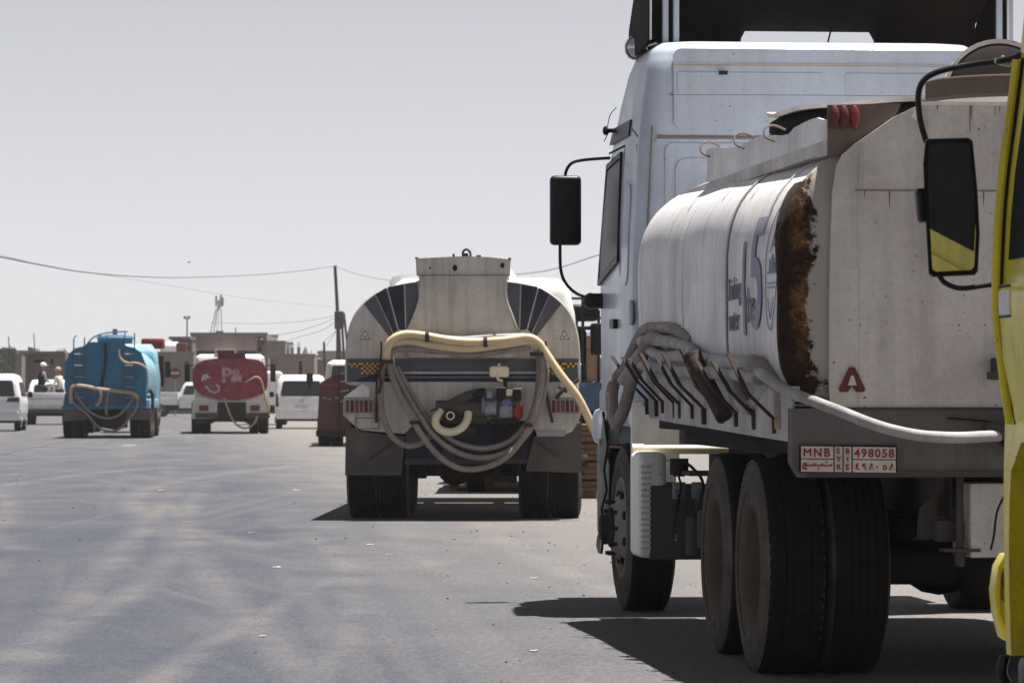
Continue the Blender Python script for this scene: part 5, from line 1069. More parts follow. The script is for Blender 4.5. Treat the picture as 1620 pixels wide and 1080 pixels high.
def sq(pts, w_=.05): stroke(bm, [(FR.xs(x, 0), FR.zs(y, 0)) for x, y in pts], w_, lambda u, v, d: Vector((u, -.05 - d, v)), 0, .006)
sq([(320, 602), (322, 594), (328, 593), (326, 599), (321, 598)]); sq([(327, 596), (332, 597)]); sq([(326, 611), (333, 619), (340, 621), (346, 618), (347, 612), (343, 609)]); sq([(368, 596), (376, 602), (382, 598)], .04)
obj('painted_squiggle', bm, M['panel_white'], re, smooth=False)
pr('roof_spoiler', [(310, 552), (309, 536), (314, 531), (340, 529), (385, 529), (402, 531), (407, 537), (406, 552), (398, 554), (318, 554)], 'wall3', -.5, .0, 5.9); pr('cab_rear_window', [(312, 565), (310, 554), (406, 554), (404, 565)], 'slate', -.1, .0, 6.0)
pr('name_board', [(340, 562), (340, 551), (374, 551), (374, 562)], 'white', 0, .05, 5.7); pr('board_text_band', [(343, 559), (343, 554), (371, 554), (371, 559)], 'redlens_dirty', .05, .07, 5.7)
pr('top_walkway', [(344, 568), (345, 558), (388, 559), (389, 568)], 'maroon', -4, -.1, 0)
cr = Body([(.8, 1.15, 5.6, 7.6), (1.7, 1.18, 5.6, 7.6), (2.45, 1.12, 5.6, 7.3), (2.55, 1.0, 5.7, 7.1)], .12, .25); obj('cab', cr.bm(), M['white'], T6, angle=50)
pr('lower_body', [(303, 662), (305, 634), (312, 627), (345, 634), (390, 634), (420, 626), (427, 636), (427, 660)], 'panel_white', -.2, .0)
pr('dark_centre', [(342, 664), (344, 636), (389, 636), (389, 662)], 'under', .0, .03)
for x0, x1 in ((310, 344), (391, 426)):
    l_ = pr('light_panel', [(x0, 652), (x0, 640), (x1, 640), (x1, 652)], 'panel_white', .0, .03)
    pr('tail_light', [(x0 + 5, 650), (x0 + 5, 641), (x0 + 20, 641), (x0 + 20, 650)], 'redlens_dirty', .03, .05, 0, l_)
    pr('bumper', [(x0 - 1, 661), (x0 - 1, 653), (x1 + 1, 653), (x1 + 1, 661)], 'chassis', .02, .06)
pr('rear_beam', [(306, 670), (306, 660), (424, 660), (424, 668), (392, 670), (386, 667), (340, 667), (334, 670)], 'under', -.4, -.02)
dual(T6, 1.2, .8, Rr=.52, detail=False)
for s in (-1, 1): wheel(T6, s * 1.17, 5.6, s, 'dish', detail=False)
bm = B(); b2(bm, (-.45, .3, .6), (.45, 7.2, 1.0)); obj('chassis', bm, M['under'], T6)
for s in (-1, 1):
    bm = B(); box(bm, (s * 1.42, 6.9, 1.95), (.18, .12, .6), bev=.03); cyl(bm, (s * 1.1, 6.9, 2.2), (s * 1.4, 6.9, 2.2), .02, 6); obj('mirror', bm, M['black'], T6)
hose('delivery_hose', 'thin cream hose arched over the right side of the red tanker rear', [LR(*q) for q in ((388, 604, -.08), (396, 600, -.1), (405, 596, -.12), (412, 600, -.12), (416, 612, -.12), (420, 630, -.12), (425, 645, -.12), (426, 657, -.12))], .03, 'hose_tan', FR, 'hoses on the red tanker', seg=8)
hose('delivery_hose', 'pale hose dangling in a loop below the middle of the red tanker', [LR(*q) for q in ((355, 629, -.1), (360, 645, -.12), (366, 660, -.12), (374, 671, -.12), (386, 677, -.12), (397, 674, -.12), (404, 666, -.12), (407, 658, -.12))], .032, 'hose_tan', FR, 'hoses on the red tanker', seg=8)
# ================================================================ 7. dark maroon tanker half hidden
FM = Frame((582 - 810) / F * 93, 93, .03)
T7 = thing('tanker_truck', 'dark maroon tanker half hidden behind the left of the middle tanker, white cab roof', 'tanker truck', (FM.ox, FM.oy, 0), FM.a)
pm7 = lambda nm, pts, mat, d0, d1, y0=0, par=None: poly(FM, nm, pts, mat, d0, d1, par or T7, y0)
bm = B(); sec_loft(bm, (1.17, 1.15, .66, .5, 3, 3), [(.0, .0), (5.0, 0), (5.2, .15)]); obj('tank_shell', bm, M['maroon'], T7, angle=60)
pm7('tank_end', [(503, 660), (505, 620), (508, 604), (520, 598), (540, 592), (600, 590), (640, 594), (655, 604), (660, 660)], 'maroon', .0, .05)
pm7('tail_band', [(504, 612), (506, 606), (540, 606), (540, 612)], 'redlens_dirty', .05, .07); pm7('tail_board', [(502, 690), (502, 660), (662, 660), (662, 690)], 'maroon', -.3, .03); pm7('bumper', [(500, 690), (500, 680), (662, 680), (662, 692)], 'under', -.3, .06)
for k, (yy) in enumerate((590, 603, 618, 634)):
    pm7('ladder_rung', [(538, yy + 1.6), (538, yy), (552, yy - 2), (552, yy)], 'galv', .08, .1)
for px in (536, 553): pm7('ladder_rail', [(px, 690), (px, 578), (px + 2, 578), (px + 2, 690)], 'under', .06, .09)
for px, py in ((510, 630), (518, 632), (530, 630)): pm7('pale_smear', [(px, py), (px + 6, py), (px + 6, py - 2), (px, py - 1)], 'galv', .05, .055)
cm = Body([(.8, 1.15, 5.6, 7.5), (1.7, 1.15, 5.6, 7.6), (2.05, 1.1, 5.6, 7.4), (2.14, .95, 5.7, 7.2)], .12, .25); obj('cab', cm.bm(), M['white'], T7, angle=50)
bm = B(); prism(bm, [(-1.0, 1.55), (1.0, 1.55), (.95, 2.0), (-.95, 2.0)], cm.rear(), -.01, .012); obj('rear_window', bm, M['slate'], T7)
dual(T7, 1.2, .7, Rr=.5, detail=False)
for s in (-1, 1): wheel(T7, s * 1.17, 5.6, s, 'dish', detail=False)
# ================================================================ 8. vans and pickups
def minivan(fr, label, detail):
    T = thing('minivan', label, 'van', (fr.ox, fr.oy, 0), fr.a, 'white minivans seen from behind')
    bd = Body([(.34, .88, .10, 4.75), (.6, .945, .0, 4.85), (1.0, .95, .0, 4.75), (1.15, .94, .02, 4.1), (1.7, .84, .16, 3.2), (1.86, .76, .26, 3.0), (1.92, .62, .45, 2.8)], .16, .3)
    obj('body', bd.bm(), M['white_car'], T, angle=50); r_ = bd.rear()
    bm = B(); prism(bm, [(-.70, 1.16), (.70, 1.16), (.74, 1.22), (.66, 1.66), (.6, 1.70), (-.6, 1.70), (-.66, 1.66), (-.74, 1.22)], r_, -.02, .015); obj('rear_window', bm, M['glass'], T)
    for s in (-1, 1):
        sd = bd.side(s)
        if detail == 'tall': 
            bm = B(); prism(bm, [(s * .80, .78), (s * .92, .80), (s * .90, 1.25), (s * .84, 1.25)], r_, -.03, .02)
        else: bm = B(); prism(bm, [(s * .45, .98), (s * .90, .98), (s * .90, 1.14), (s * .52, 1.12)], r_, -.03, .02)
        obj('tail_light', bm, M['redlens_dirty'], T)
        bm = B(); prism(bm, [(.45, 1.18), (1.5, 1.18), (1.5, 1.64), (.5, 1.64)], sd, -.02, .012); obj('side_window', bm, M['glass'], T)
        bm = B(); prism(bm, [(1.6, 1.18), (3.4, 1.18), (2.9, 1.64), (1.6, 1.64)], sd, -.02, .012); obj('side_window', bm, M['glass'], T)
        for yy in (.85, 3.9): wheel(T, s * .90, yy, s, 'dish', Rr=.34, w=.2, detail=False, rimmat='galv')
        bm = B(); box(bm, (s * 1.08, 3.45, 1.22), (.16, .1, .2), bev=.03); cyl(bm, (s * .9, 3.45, 1.2), (s * 1.1, 3.45, 1.2), .02, 6); obj('wing_mirror', bm, M['black'], T)
    bm = B(); prism(bm, rrect(-.9, .9, .36, .62, .06), lambda u, v, d: Vector((u, -.02 - d, v)), -.1, .06); obj('rear_bumper', bm, M['white_car'], T)
    bm = B(); b2(bm, (-.88, -.0, .28), (.88, .3, .37), .02); obj('underside', bm, M['under'], T)
    bm = B(); prism(bm, rrect(-.24, .24, .74, .86, .01), r_, .0, .015); obj('plate', bm, M['plate_w'], T)
    bm = B(); stroke(bm, ringpts(0, 1.0, .075, .045, 16), .018, r_, .0, .012); obj('badge', bm, M['galv'], T)
    return T, bd
FV1 = Frame((477 - 810) / F * 136, 136, .055); FV2 = Frame((-12 - 810) / F * 128, 128, .075)
TV, bdv = minivan(FV1, 'white minivan with wide dark rear window between the red tanker and the dark maroon one', 'tall')
bm = B(); box(bm, (FV1.xs(490, -.1), .0, 1.83), (.24, .14, .34), bev=.07, seg=3); cyl(bm, (FV1.xs(490, -.1), .05, 1.5), (FV1.xs(490, -.1), .05, 1.8), .05, 8); o = obj('parking_mirror', bm, M['blackmatt'], TV)
minivan(FV2, 'white minivan cut off by the left edge of the photo', 'wide')
def pickup(fr, label, mat='white_car', g=None, rails=False, pat=None):
    T = thing('pickup_truck', label, 'pickup', (fr.ox, fr.oy, 0), fr.a, g)
    bm = B(); b2(bm, (-.86, .0, .62), (.86, 1.7, .98), .03); obj('bed', bm, M[mat], T)
    bm = B(); b2(bm, (-.84, -.03, .66), (.84, -.002, 1.28), .012); tg = obj('tailgate', bm, M[mat], T)
    for s in (-1, 1): 
        bm = B(); b2(bm, (s * .86 - .03, .01, .985), (s * .86 + .03, 1.7, 1.28), .01); obj('bed_side', bm, M[mat], T)
        for yy in (.75, 4.0): wheel(T, s * .86, yy, s, 'dish', Rr=.36, w=.22, detail=False, rimmat='galv')
        bm = B(); b2(bm, (s * .78 - .06, -.04, .72), (s * .78 + .06, -.031, .95)); obj('tail_light', bm, M['redlens_dirty'], T)
    cbd = Body([(.45, .84, 1.75, 4.95), (.8, .88, 1.72, 5.05), (1.05, .88, 1.72, 4.9), (1.12, .86, 1.74, 3.7), (1.62, .74, 1.95, 3.1), (1.78, .66, 2.1, 2.95), (1.80, .5, 2.2, 2.8)], .1, .25)
    obj('cab', cbd.bm(), M[mat], T, angle=50)
    for s in (-1, 1):
        for q in ([(1.95, 1.16), (2.55, 1.16), (2.55, 1.62), (2.1, 1.62)], [(2.65, 1.16), (3.5, 1.16), (3.1, 1.62), (2.65, 1.62)]):
            bm = B(); prism(bm, q, cbd.side(s), -.02, .012); obj('side_window', bm, M['glass'], T)
        bm = B(); stroke(bm, [(2.6, .6), (2.6, 1.1)], .02, cbd.side(s), 0, .006); stroke(bm, [(3.55, .6), (3.55, 1.1)], .02, cbd.side(s), 0, .006); obj('door_gap', bm, M['blackmatt'], T)
    bm = B(); prism(bm, [(-.6, 1.2), (.6, 1.2), (.55, 1.6), (-.55, 1.6)], cbd.rear(), -.02, .012); obj('rear_window', bm, M['glass'], T)
    bm = B(); prism(bm, [(-.66, 1.2), (.66, 1.2), (.6, 1.62), (-.6, 1.62)], cbd.front(), -.02, .012); obj('windscreen', bm, M['glass'], T)
    bm = B(); b2(bm, (-.85, -.10, .48), (.85, .0, .62), .02); obj('bumper', bm, M['chassis'], T)
    bm = B(); b2(bm, (-.6, .2, .35), (.6, 4.8, .60)); obj('chassis', bm, M['under'], T)
    return T
FP1 = Frame((72 - 810) / F * 152, 152, .06)
T8 = pickup(FP1, 'white pickup with two people sitting in its open bed, left of the blue tanker')
for k in range(2):
    bm = B(); b2(bm, (-.82, -.055, .70 + .3 * k), (.82, -.032, .76 + .3 * k)); obj('tailgate_rib', bm, M['panel_white'], T8)
FP2 = Frame((232 - 810) / F * 200, 200, -math.pi / 2)
pickup(FP2, 'white double cab pickup crossing sideways between the blue and red tankers')
# small white box truck behind the red tanker
FX = Frame((424 - 810) / F * 152, 152, .05)
T9 = thing('box_truck', 'small white box truck partly hidden behind the right of the red tanker', 'truck', (FX.ox, FX.oy, 0), FX.a)
bm = B(); b2(bm, (-.85, 0, .75), (.56, 3.2, 2.12), .12); obj('cargo_box', bm, M['white'], T9)
bx = Body([(.5, .8, 3.3, 4.8), (1.2, .8, 3.3, 4.8), (1.8, .72, 3.3, 4.4), (1.85, .6, 3.4, 4.3)], .1, .2); obj('cab', bx.bm(), M['white_car'], T9)
for s in (-1, 1):
    wheel(T9, s * .72, .7, s, 'dish', Rr=.36, w=.2, detail=False); wheel(T9, s * .72, 4.0, s, 'dish', Rr=.36, w=.2, detail=False)
bm = B(); box(bm, (.72, 3.9, 1.25), (.22, .1, .2), bev=.03); obj('wing_mirror', bm, M['black'], T9)
bm = B(); b2(bm, (-.7, .0, .45), (.6, 4.4, .72)); obj('chassis', bm, M['under'], T9)
# dark truck ahead of the blue tanker, its red roof box showing
FD = Frame((196 - 810) / F * 126, 126, .05)
T10 = thing('dark_truck', 'dark truck ahead of the blue tanker with a red box on its roof', 'truck', (FD.ox, FD.oy, 0), FD.a)
bd = Body([(.7, 1.1, 0, 2.0), (1.8, 1.12, 0, 2.1), (2.6, 1.02, .05, 1.8), (2.7, .9, .2, 1.6)], .12, .2); obj('cab', bd.bm(), M['under'], T10)
bm = B(); b2(bm, (.55, .2, 2.74), (1.30, 1.4, 3.08), .08); obj('roof_box', bm, M['engine_red'], T10)
bm = B(); b2(bm, (1.12, .3, 1.5), (1.30, .5, 2.5), .04); obj('intake_stack', bm, M['black'], T10)
for s in (-1, 1): wheel(T10, s * 1.1, 1.0, s, 'dish', Rr=.5, detail=False); wheel(T10, s * 1.1, -2.5, s, 'dish', Rr=.5, detail=False)
bm = B(); b2(bm, (-.4, -3, .6), (.4, 1.8, .98)); obj('chassis', bm, M['under'], T10)
# ================================================================ people in the pickup bed
def person(loc, rz, label, shirt, vest, cap, capcol, lean=.0, sc1=1.0):
    V = [(0, 0, .0), (0, 0, .22), (0, lean * .3, .40), (0, lean * .5, .53), (0, lean * .6, .60), (0, lean * .7, .70), (0, lean * .7, .80),
         (.19, lean * .45, .48), (.26, lean * .4 + .05, .24), (.18, .28, .14), (-.19, lean * .45, .48), (-.26, lean * .4 + .05, .24), (-.18, .28, .14),
         (.10, .02, -.02), (.13, .42, .02), (.13, .45, -.40), (.13, .56, -.44), (-.10, .02, -.02), (-.13, .42, .02), (-.13, .45, -.40), (-.13, .56, -.44)]
    E = [(0, 1), (1, 2), (2, 3), (3, 4), (4, 5), (5, 6), (2, 7), (7, 8), (8, 9), (2, 10), (10, 11), (11, 12), (0, 13), (13, 14), (14, 15), (15, 16), (0, 17), (17, 18), (18, 19), (19, 20)]
    Rd = [.16, .15, .16, .08, .055, .095, .085, .07, .05, .04, .07, .05, .04, .10, .075, .055, .045, .10, .075, .055, .045]
    me = bpy.data.meshes.new('body'); me.from_pydata(V, E, []); 
    o = bpy.data.objects.new('body', me); COL.objects.link(o)
    sk_ = o.modifiers.new('skin', 'SKIN')
    if not me.skin_vertices: bm_ = bmesh.new(); bm_.from_mesh(me); bm_.verts.layers.skin.verify(); bm_.to_mesh(me); bm_.free()
    for i, r in enumerate(Rd): me.skin_vertices[0].data[i].radius = (r, r * (.72 if i < 3 else 1))
    me.skin_vertices[0].data[0].use_root = True
    sb = o.modifiers.new('sub', 'SUBSURF'); sb.levels = 1; sb.render_levels = 1
    dg = bpy.context.evaluated_depsgraph_get(); me2 = bpy.data.meshes.new_from_object(o.evaluated_get(dg)); bpy.data.objects.remove(o)
    root = thing('person', label, 'person', loc, rz); root.scale = (sc1,) * 3
    b_ = obj('body', me2, M[shirt], root, angle=80); b_.data.materials.clear(); b_.data.materials.append(M[shirt]); b_.data.materials.append(M['skin'])
    for f in b_.data.polygons:
        if f.center.z > .57: f.material_index = 1
    hc_ = Vector((0, lean * .7, .75))
    if vest:
        bm = B(); sec = [[Vector((x, y + lean * .5 * z_, z_)) for x, y in [(w_ * math.cos(a), d_ * math.sin(a)) for a in [2 * math.pi * k / 16 for k in range(16)]]] for z_, w_, d_ in ((.02, .19, .145), (.2, .185, .14), (.36, .2, .145), (.47, .14, .12), (.52, .08, .09))]
        loft(bm, sec); obj('vest', bm, M[vest], root)
    bm = B(); sphere(bm, hc_ + Vector((0, -.01, .03)), .118, 14, (.9, 1.05, .95)); 
    for v in list(bm.verts):
        if v.co.z < hc_.z + .0: v.co.z = hc_.z + .0 + (v.co.z - hc_.z) * .3
    if cap: b2(bm, hc_ + Vector((-.07, .08, .015)), hc_ + Vector((.07, .19, .03)), .005)
    obj('cap' if cap else 'hair', bm, M[capcol], root)
    bm = B(); sphere(bm, hc_ + Vector((0, .10, -.015)), .02, 8, (.8, 1, 1.2)); obj('nose', bm, M['skin'], root)
    for s in (-1, 1):
        bm = B(); sphere(bm, hc_ + Vector((s * .035, .088, .01)), .013, 6); obj('eye', bm, M['blackmatt'], root)
        bm = B(); sphere(bm, hc_ + Vector((s * .093, .0, -.01)), .024, 8, (.5, 1, 1.3)); obj('ear', bm, M['skin'], root)
        for k in range(5):
            bm = B(); a = Vector((s * (.175 + (k - 2) * .016), .31, .135)); 
            if k == 4 : a = Vector((s * .15, .29, .15))
            tube(bm, [a, a + Vector((0, .04, -.008)), a + Vector((0, .065 + .01 * (k == 2), -.03))], .009, 5, 3); obj('finger', bm, M['skin'], root)
    return root
M['tan_cloth'] = plain('tan_cloth', (.42, .33, .22), .9); M['pale_cloth'] = plain('pale_cloth', (.55, .52, .47), .9); M['grey_cloth'] = plain('grey_cloth', (.25, .25, .26), .9)
p1 = LP_ = Pw(64.5, 0, 152.4); person((p1.x, 152.6, 1.55), -1.2, 'person in white cap and black vest sitting high in the pickup bed', 'grey_cloth', 'blackmatt', True, 'paper', .12, 1.05)
p2 = Pw(91.5, 0, 152.4); person((p2.x, 153.2, 1.42), 1.2, 'person in tan cap and pale shirt sitting in the pickup bed', 'pale_cloth', None, True, 'tan_cloth', .15, 1.0)
for i, (px, yy, hh, lb) in enumerate(((64.5, 152.6, .55, 'dark crate under the person in the white cap'), (91.5, 153.2, .42, 'dark crate under the person in the tan cap'))):
    q = Pw(px, 0, yy); bm = B(); b2(bm, (q.x - .25, yy - .2, .99), (q.x + .25, yy + .2, .985 + hh), .02); tag(obj('load_crate', bm, M['under']), lb, 'crate')
# ================================================================ 9. buildings
def bx(px0, px1, pytop, Y, depth, mat, name='building', label='', cat='building', wins=(), par=None, extra=None):
    a, b = Pw(px0, pytop, Y), Pw(px1, pytop, Y)
    t = thing(name, label, cat, ((a.x + b.x) / 2, Y, 0)); ox, oy = t.location.x, Y
    bm = B(); b2(bm, (a.x - ox, 0, -.2), (b.x - ox, depth, a.z)); wl = obj('wall', bm, M[mat], t, smooth=False)
    bm = B()
    b2(bm, (a.x - ox - .06, -.06, a.z), (b.x - ox + .06, .25, a.z + .18)); obj('parapet', bm, M[mat], t, smooth=False); bm = B(); b2(bm, (a.x - ox - .06, depth - .25, a.z), (b.x - ox + .06, depth, a.z + .18)); obj('parapet', bm, M[mat], t, smooth=False)
    for (wx0, wx1, wy0, wy1) in wins:
        p, q = Pw(wx0, wy0, Y), Pw(wx1, wy1, Y)
        bm = B(); b2(bm, (p.x - ox, -.02, q.z), (q.x - ox, .10, p.z)); w_ = obj('window', bm, M['dark'], t, smooth=False)
        bm = B(); b2(bm, (p.x - ox - .06, -.07, q.z - .08), (q.x - ox + .06, -.021, q.z)); obj('sill', bm, M['wall3'], w_, smooth=False)
        bm = B(); b2(bm, (p.x - ox, -.05, p.z), (q.x - ox, -.021, p.z + .1)); obj('lintel', bm, M['wall3'], w_, smooth=False)
    return t
bx(-60, 24, 556, 238, 10, 'wall2', label='low brown building at the far left edge behind the bush', wins=((2, 8, 572, 590),))
bx(24, 34, 563, 233, 3, 'wall', label='narrow lower wall piece beside the far left building')
bA = bx(35, 104, 560, 236, 10, 'wall', label='brown single storey building with one wide dark window behind the pickup', wins=((54, 70, 568, 574), (80, 84, 567, 576)))
bm = B(); a_, b_ = Pw(34, 560, 236), Pw(105, 556, 236); b2(bm, (a_.x - bA.location.x, -1.0, a_.z), (b_.x - bA.location.x, .2, b_.z)); obj('roof_slab', bm, M['wall2'], bA, smooth=False)
bx(104, 236, 566, 240, 8, 'wall2', label='long low brown wall building behind the blue tanker')
bx(236, 306, 561, 226, 10, 'wall', label='beige wall building with the no entry sign before it', wins=((292, 298, 572, 584),))
bx(272, 304, 538, 246, 8, 'wall2', label='grey upper storey building behind the beige wall', wins=((288, 299, 545, 555),))
bm = B(); a_, b_ = Pw(269, 538, 245), Pw(303, 535, 245); b2(bm, (a_.x, 244, a_.z + .05), (b_.x, 250, b_.z + .1)); tag(obj('concrete_canopy', bm, M['wall2'], smooth=False), 'flat concrete slab on top of the grey upper storey', 'roof slab')
bD = bx(302, 422, 530, 262, 12, 'wall', label='tallest beige building rising behind the red tanker, red signs on its right', wins=((408, 414, 548, 556),))
for x0 in (402, 411):
    a_, b_ = Pw(x0, 533, 261.9), Pw(x0 + 7, 545, 261.9); bm = B(); b2(bm, (a_.x, 261.7, b_.z), (b_.x, 261.88, a_.z)); o = obj('wall_poster', bm, M['redlens_dirty'], smooth=False); tag(o, 'left red poster high on the tallest building' if x0 == 402 else 'right red poster high on the tallest building', 'poster')
    bm = B(); b2(bm, (a_.x + .06, 261.66, a_.z - .22), (b_.x - .06, 261.69, a_.z - .08)); obj('poster_band', bm, M['paper'], o, smooth=False)
bx(422, 451, 543, 252, 8, 'wall3', label='pale grey concrete block building right of the tallest one')
bx(306, 424, 566, 234, 8, 'wall', label='beige wall building straight behind the red tanker')
bF = bx(424, 497, 564, 236, 9, 'wall', label='beige building with rebar columns on its flat roof', wins=((473, 478, 571, 593),))
bG = bx(498, 560, 573, 240, 9, 'wall', label='low beige building right of the rebar columns')
bx(503, 548, 558, 330, 10, 'wall3', label='faint pale building far behind the leaning poles')
bx(560, 900, 578, 245, 9, 'wall', label='long low building hidden behind the middle tanker'); bx(900, 1300, 570, 240, 9, 'wall2', label='low building hidden behind the large white tanker')
for i, (px, yt, w_) in enumerate(((456, 552, 1.6), (463, 550, 2.0), (473, 549, 2.4), (489, 561, 6))):
    a_ = Pw(px, yt, 238); r_ = w_ / 25; z0 = Pw(0, 564, 238).z
    bm = B(); b2(bm, (a_.x - r_, 237.6, z0), (a_.x + r_, 237.6 + 2 * r_, a_.z)); 
    for dx in (-.6, .6): b2(bm, (a_.x + dx * r_ - .02, 237.8, a_.z), (a_.x + dx * r_ + .02, 237.84, a_.z + .3))
    tag(obj('concrete_column', bm, M['wall2'], smooth=False), ['leftmost short rebar column on the flat roof', 'second rebar column from the left on the flat roof', 'widest rebar column standing on the flat roof', 'low broad block at the right end of the flat roof'][i], 'column', 'unfinished columns on the flat roof')
a_ = Pw(483, 548, 237.8); bm = B(); cyl(bm, (a_.x, 237.9, Pw(0, 564, 238).z), (a_.x, 237.9, a_.z), .28, 10, .03); tag(obj('cone_pile', bm, M['wall2']), 'pointed dark cone on the flat roof beside the columns', 'cone')
for i, (px0, px1, yt) in enumerate(((5, 21, 549), (47, 60, 550), (90, 103, 551), (78, 86, 555))):
    a_, b_ = Pw(px0, yt, 239), Pw(px1, yt, 239); z0 = 3.4; bm = B(); b2(bm, (a_.x, 238.5, z0), (b_.x, 239.6, a_.z), .1)
    for v in bm.verts: v.co += Vector((noise.noise(v.co), 0, noise.noise(v.co + Vector((3, 3, 3))))) * .25
    tag(obj('roof_junk', bm, M[('wall2', 'brown_plate', 'wall2', 'wall')[i]]), ['brown heap on the roof at the far left', 'reddish heap on the roof above the dark window', 'brown block on the roof just left of the blue tanker', 'small pale block on the roof left of the blue tanker'][i], 'roof junk', 'heaps on the low roofs')
for i, (px, yt, Y) in enumerate(((16, 532, 238), (56, 527, 238), (375, 518, 262))):
    a_ = Pw(px, yt, Y); bm = B(); cyl(bm, (a_.x, Y, 3.2), (a_.x - .1, Y, a_.z), .035, 6)
    if i == 0: cyl(bm, (a_.x - .1, Y, a_.z - .5), (a_.x + .35, Y, a_.z - 1.0), .03, 6)
    tag(obj('roof_mast', bm, M['wire']), ['bent thin mast on the roof at the far left', 'straight thin mast above the reddish heap', 'short thin mast on the tallest beige building'][i], 'mast')
bm = B(); a_, b_ = Pw(256, 550, 236), Pw(281, 550, 236); cyl(bm, (a_.x, 236, a_.z), (b_.x, 236, a_.z), .36, 20); sphere(bm, (a_.x, 236, a_.z), .36, 16, (.3, 1, 1)); sphere(bm, (b_.x, 236, a_.z), .36, 16, (.3, 1, 1))
b2(bm, (a_.x + .15, 235.8, a_.z - .6), (a_.x + .25, 236.2, a_.z - .3)); b2(bm, (b_.x - .25, 235.8, a_.z - .6), (b_.x - .15, 236.2, a_.z - .3)); tag(obj('water_tank', bm, M['white']), 'white cylindrical water tank lying on the beige roof', 'water tank')
a_ = Pw(288, 550, 233); bm = B(); b2(bm, (a_.x - .35, 232.8, a_.z - .5), (a_.x + .3, 233.3, a_.z + .3), .05); tag(obj('roof_bundle', bm, M['redlens_dirty']), 'red and grey bundle on the roof right of the white water tank', 'bundle')
a_, b_ = Pw(341, 528, 268), Pw(353, 523, 268); bm = B(); b2(bm, (a_.x, 268, a_.z), (b_.x, 268.5, b_.z), .05); tag(obj('blue_tank', bm, M['slate']), 'small dark blue tank on the tallest beige building', 'water tank')
# low wall behind the minivan
a_, b_ = Pw(445, 598, 215), Pw(1000, 598, 215); bm = B(); b2(bm, (a_.x, 215, 0), (b_.x, 215.3, a_.z)); tag(obj('boundary_wall', bm, M['wall2'], smooth=False), 'low grey boundary wall behind the white minivan', 'wall')
# no entry sign
c = Pw(277, 590, 205); T = thing('road_sign', 'round dark red no entry sign with a pale bar before the beige wall', 'road sign', (c.x, 205, 0))
bm = B(); cyl(bm, (0, -.02, c.z), (0, .0, c.z), .31, 28); obj('sign_disc', bm, M['redlens_dirty'], T)
bm = B(); b2(bm, (-.21, -.035, c.z - .05), (.21, -.021, c.z + .05)); obj('sign_bar', bm, M['plate_w'], T)
bm = B(); cyl(bm, (0, .03, 0), (0, .03, c.z + .25), .03, 8); obj('sign_post', bm, M['galv'], T)
# aerial tower, floodlight, poles
c = Pw(346, 490, 420); T = thing('antenna_tower', 'lattice antenna tower with panel aerials rising behind the tallest building', 'antenna tower', (c.x, 420, 0))
s_ = 420 / F
for i, (x0, x1) in enumerate(((-14, -4), (-9, -2), (5, 4))):
    bm = B(); tube(bm, [(x0 * 1.6 * s_, 0, 0), (x0 * s_, 0, Pw(0, 530, 420).z), (x1 * s_, 0, Pw(0, 488, 420).z)], .055, 6, 1, False); obj('leg', bm, M['galv'], T)
bm = B()
for k in range(14):
    z0, z1 = 2 + k * .65, 2.65 + k * .65; tt = min(1, z0 / 10); xl, xr = (-11 + 8 * tt) * s_, 5 * s_
    tube(bm, [(xl, 0, z0), (xl + .35, 0, z1)], .025, 4, 1, False); tube(bm, [(xl + .35, 0, z0), (xl, 0, z1)], .025, 4, 1, False)
obj('lattice', bm, M['galv'], T, kind='stuff')
for x0, y0, y1 in ((-4, 468, 484), (3.5, 466, 486), (6.5, 470, 484), (0, 474, 490)):
    a_, b_ = Pw(0, y0, 420).z, Pw(0, y1, 420).z; bm = B(); b2(bm, (x0 * s_ - .1, -.1, b_), (x0 * s_ + .1, .1, a_), .02); obj('aerial_panel', bm, M['galv'], T)
c = Pw(296, 503, 330); T = thing('floodlight_mast', 'thin mast with a floodlight cluster left of the antenna tower', 'floodlight', (c.x, 330, 0))
bm = B(); cyl(bm, (0, 0, 0), (0, 0, c.z), .07, 8); obj('mast', bm, M['galv'], T)
for dx in (-.16, .16):
    bm = B(); box(bm, (dx, -.1, c.z + .05), (.25, .2, .28), bev=.03); obj('lamp_head', bm, M['galv'], T)
PL = [((530, 420), (543, 660), 190, .10, 'tallest leaning utility pole left of the middle tanker'), ((534, 494), (534, 660), 191, .08, 'short straight pole beside the tallest utility pole'),
      ((540, 494), (550, 660), 192, .075, 'leaning pole right of the tallest utility pole'), ((544, 495), (562, 610), 193, .075, 'rightmost and most tilted pole of the pole cluster'), ((512.5, 541), (517, 655), 196, .075, 'short stub pole standing left of the pole cluster')]
for (x0, y0), (x1, y1), Y, r, lb in PL:
    a_, b_ = Pw(x0, y0, Y), Pw(x1, y1, Y); b_.z = 0; bm = B(); cyl(bm, b_, a_, r * 1.15, 10, r * .8); tag(obj('utility_pole', bm, M['pole']), lb, 'utility pole', 'utility poles')
bm = B(); a_, b_ = Pw(535.5, 500, 190), Pw(538, 560, 190); box(bm, ((a_.x + b_.x) / 2 + .0, 189.85, a_.z - .2), (.45, .3, .9), bev=.05); tag(obj('junction_box', bm, M['pole']), 'dark wrapped junction box on the tallest utility pole', 'junction box')
def wire(label, pts, r=.022): bm = B(); tube(bm, [Pw(*p) for p in pts], r * .62, 4, 10); tag(obj('overhead_wire', bm, M['wire']), label, 'wire', 'overhead wires')
wire('thick sagging wire from the left edge to the tallest pole top', [(-60, 395, 60), (0, 406, 68), (60, 418, 80), (130, 430, 95), (210, 437, 115), (290, 439, 135), (400, 435, 160), (470, 429, 175), (530, 421, 190)], .024)
wire('faint lower wire sloping down across the sky to the pole cluster', [(-60, 388, 90), (0, 403, 96), (90, 424, 110), (180, 437, 125), (270, 452, 140), (400, 473, 165), (540, 487, 190)], .008)
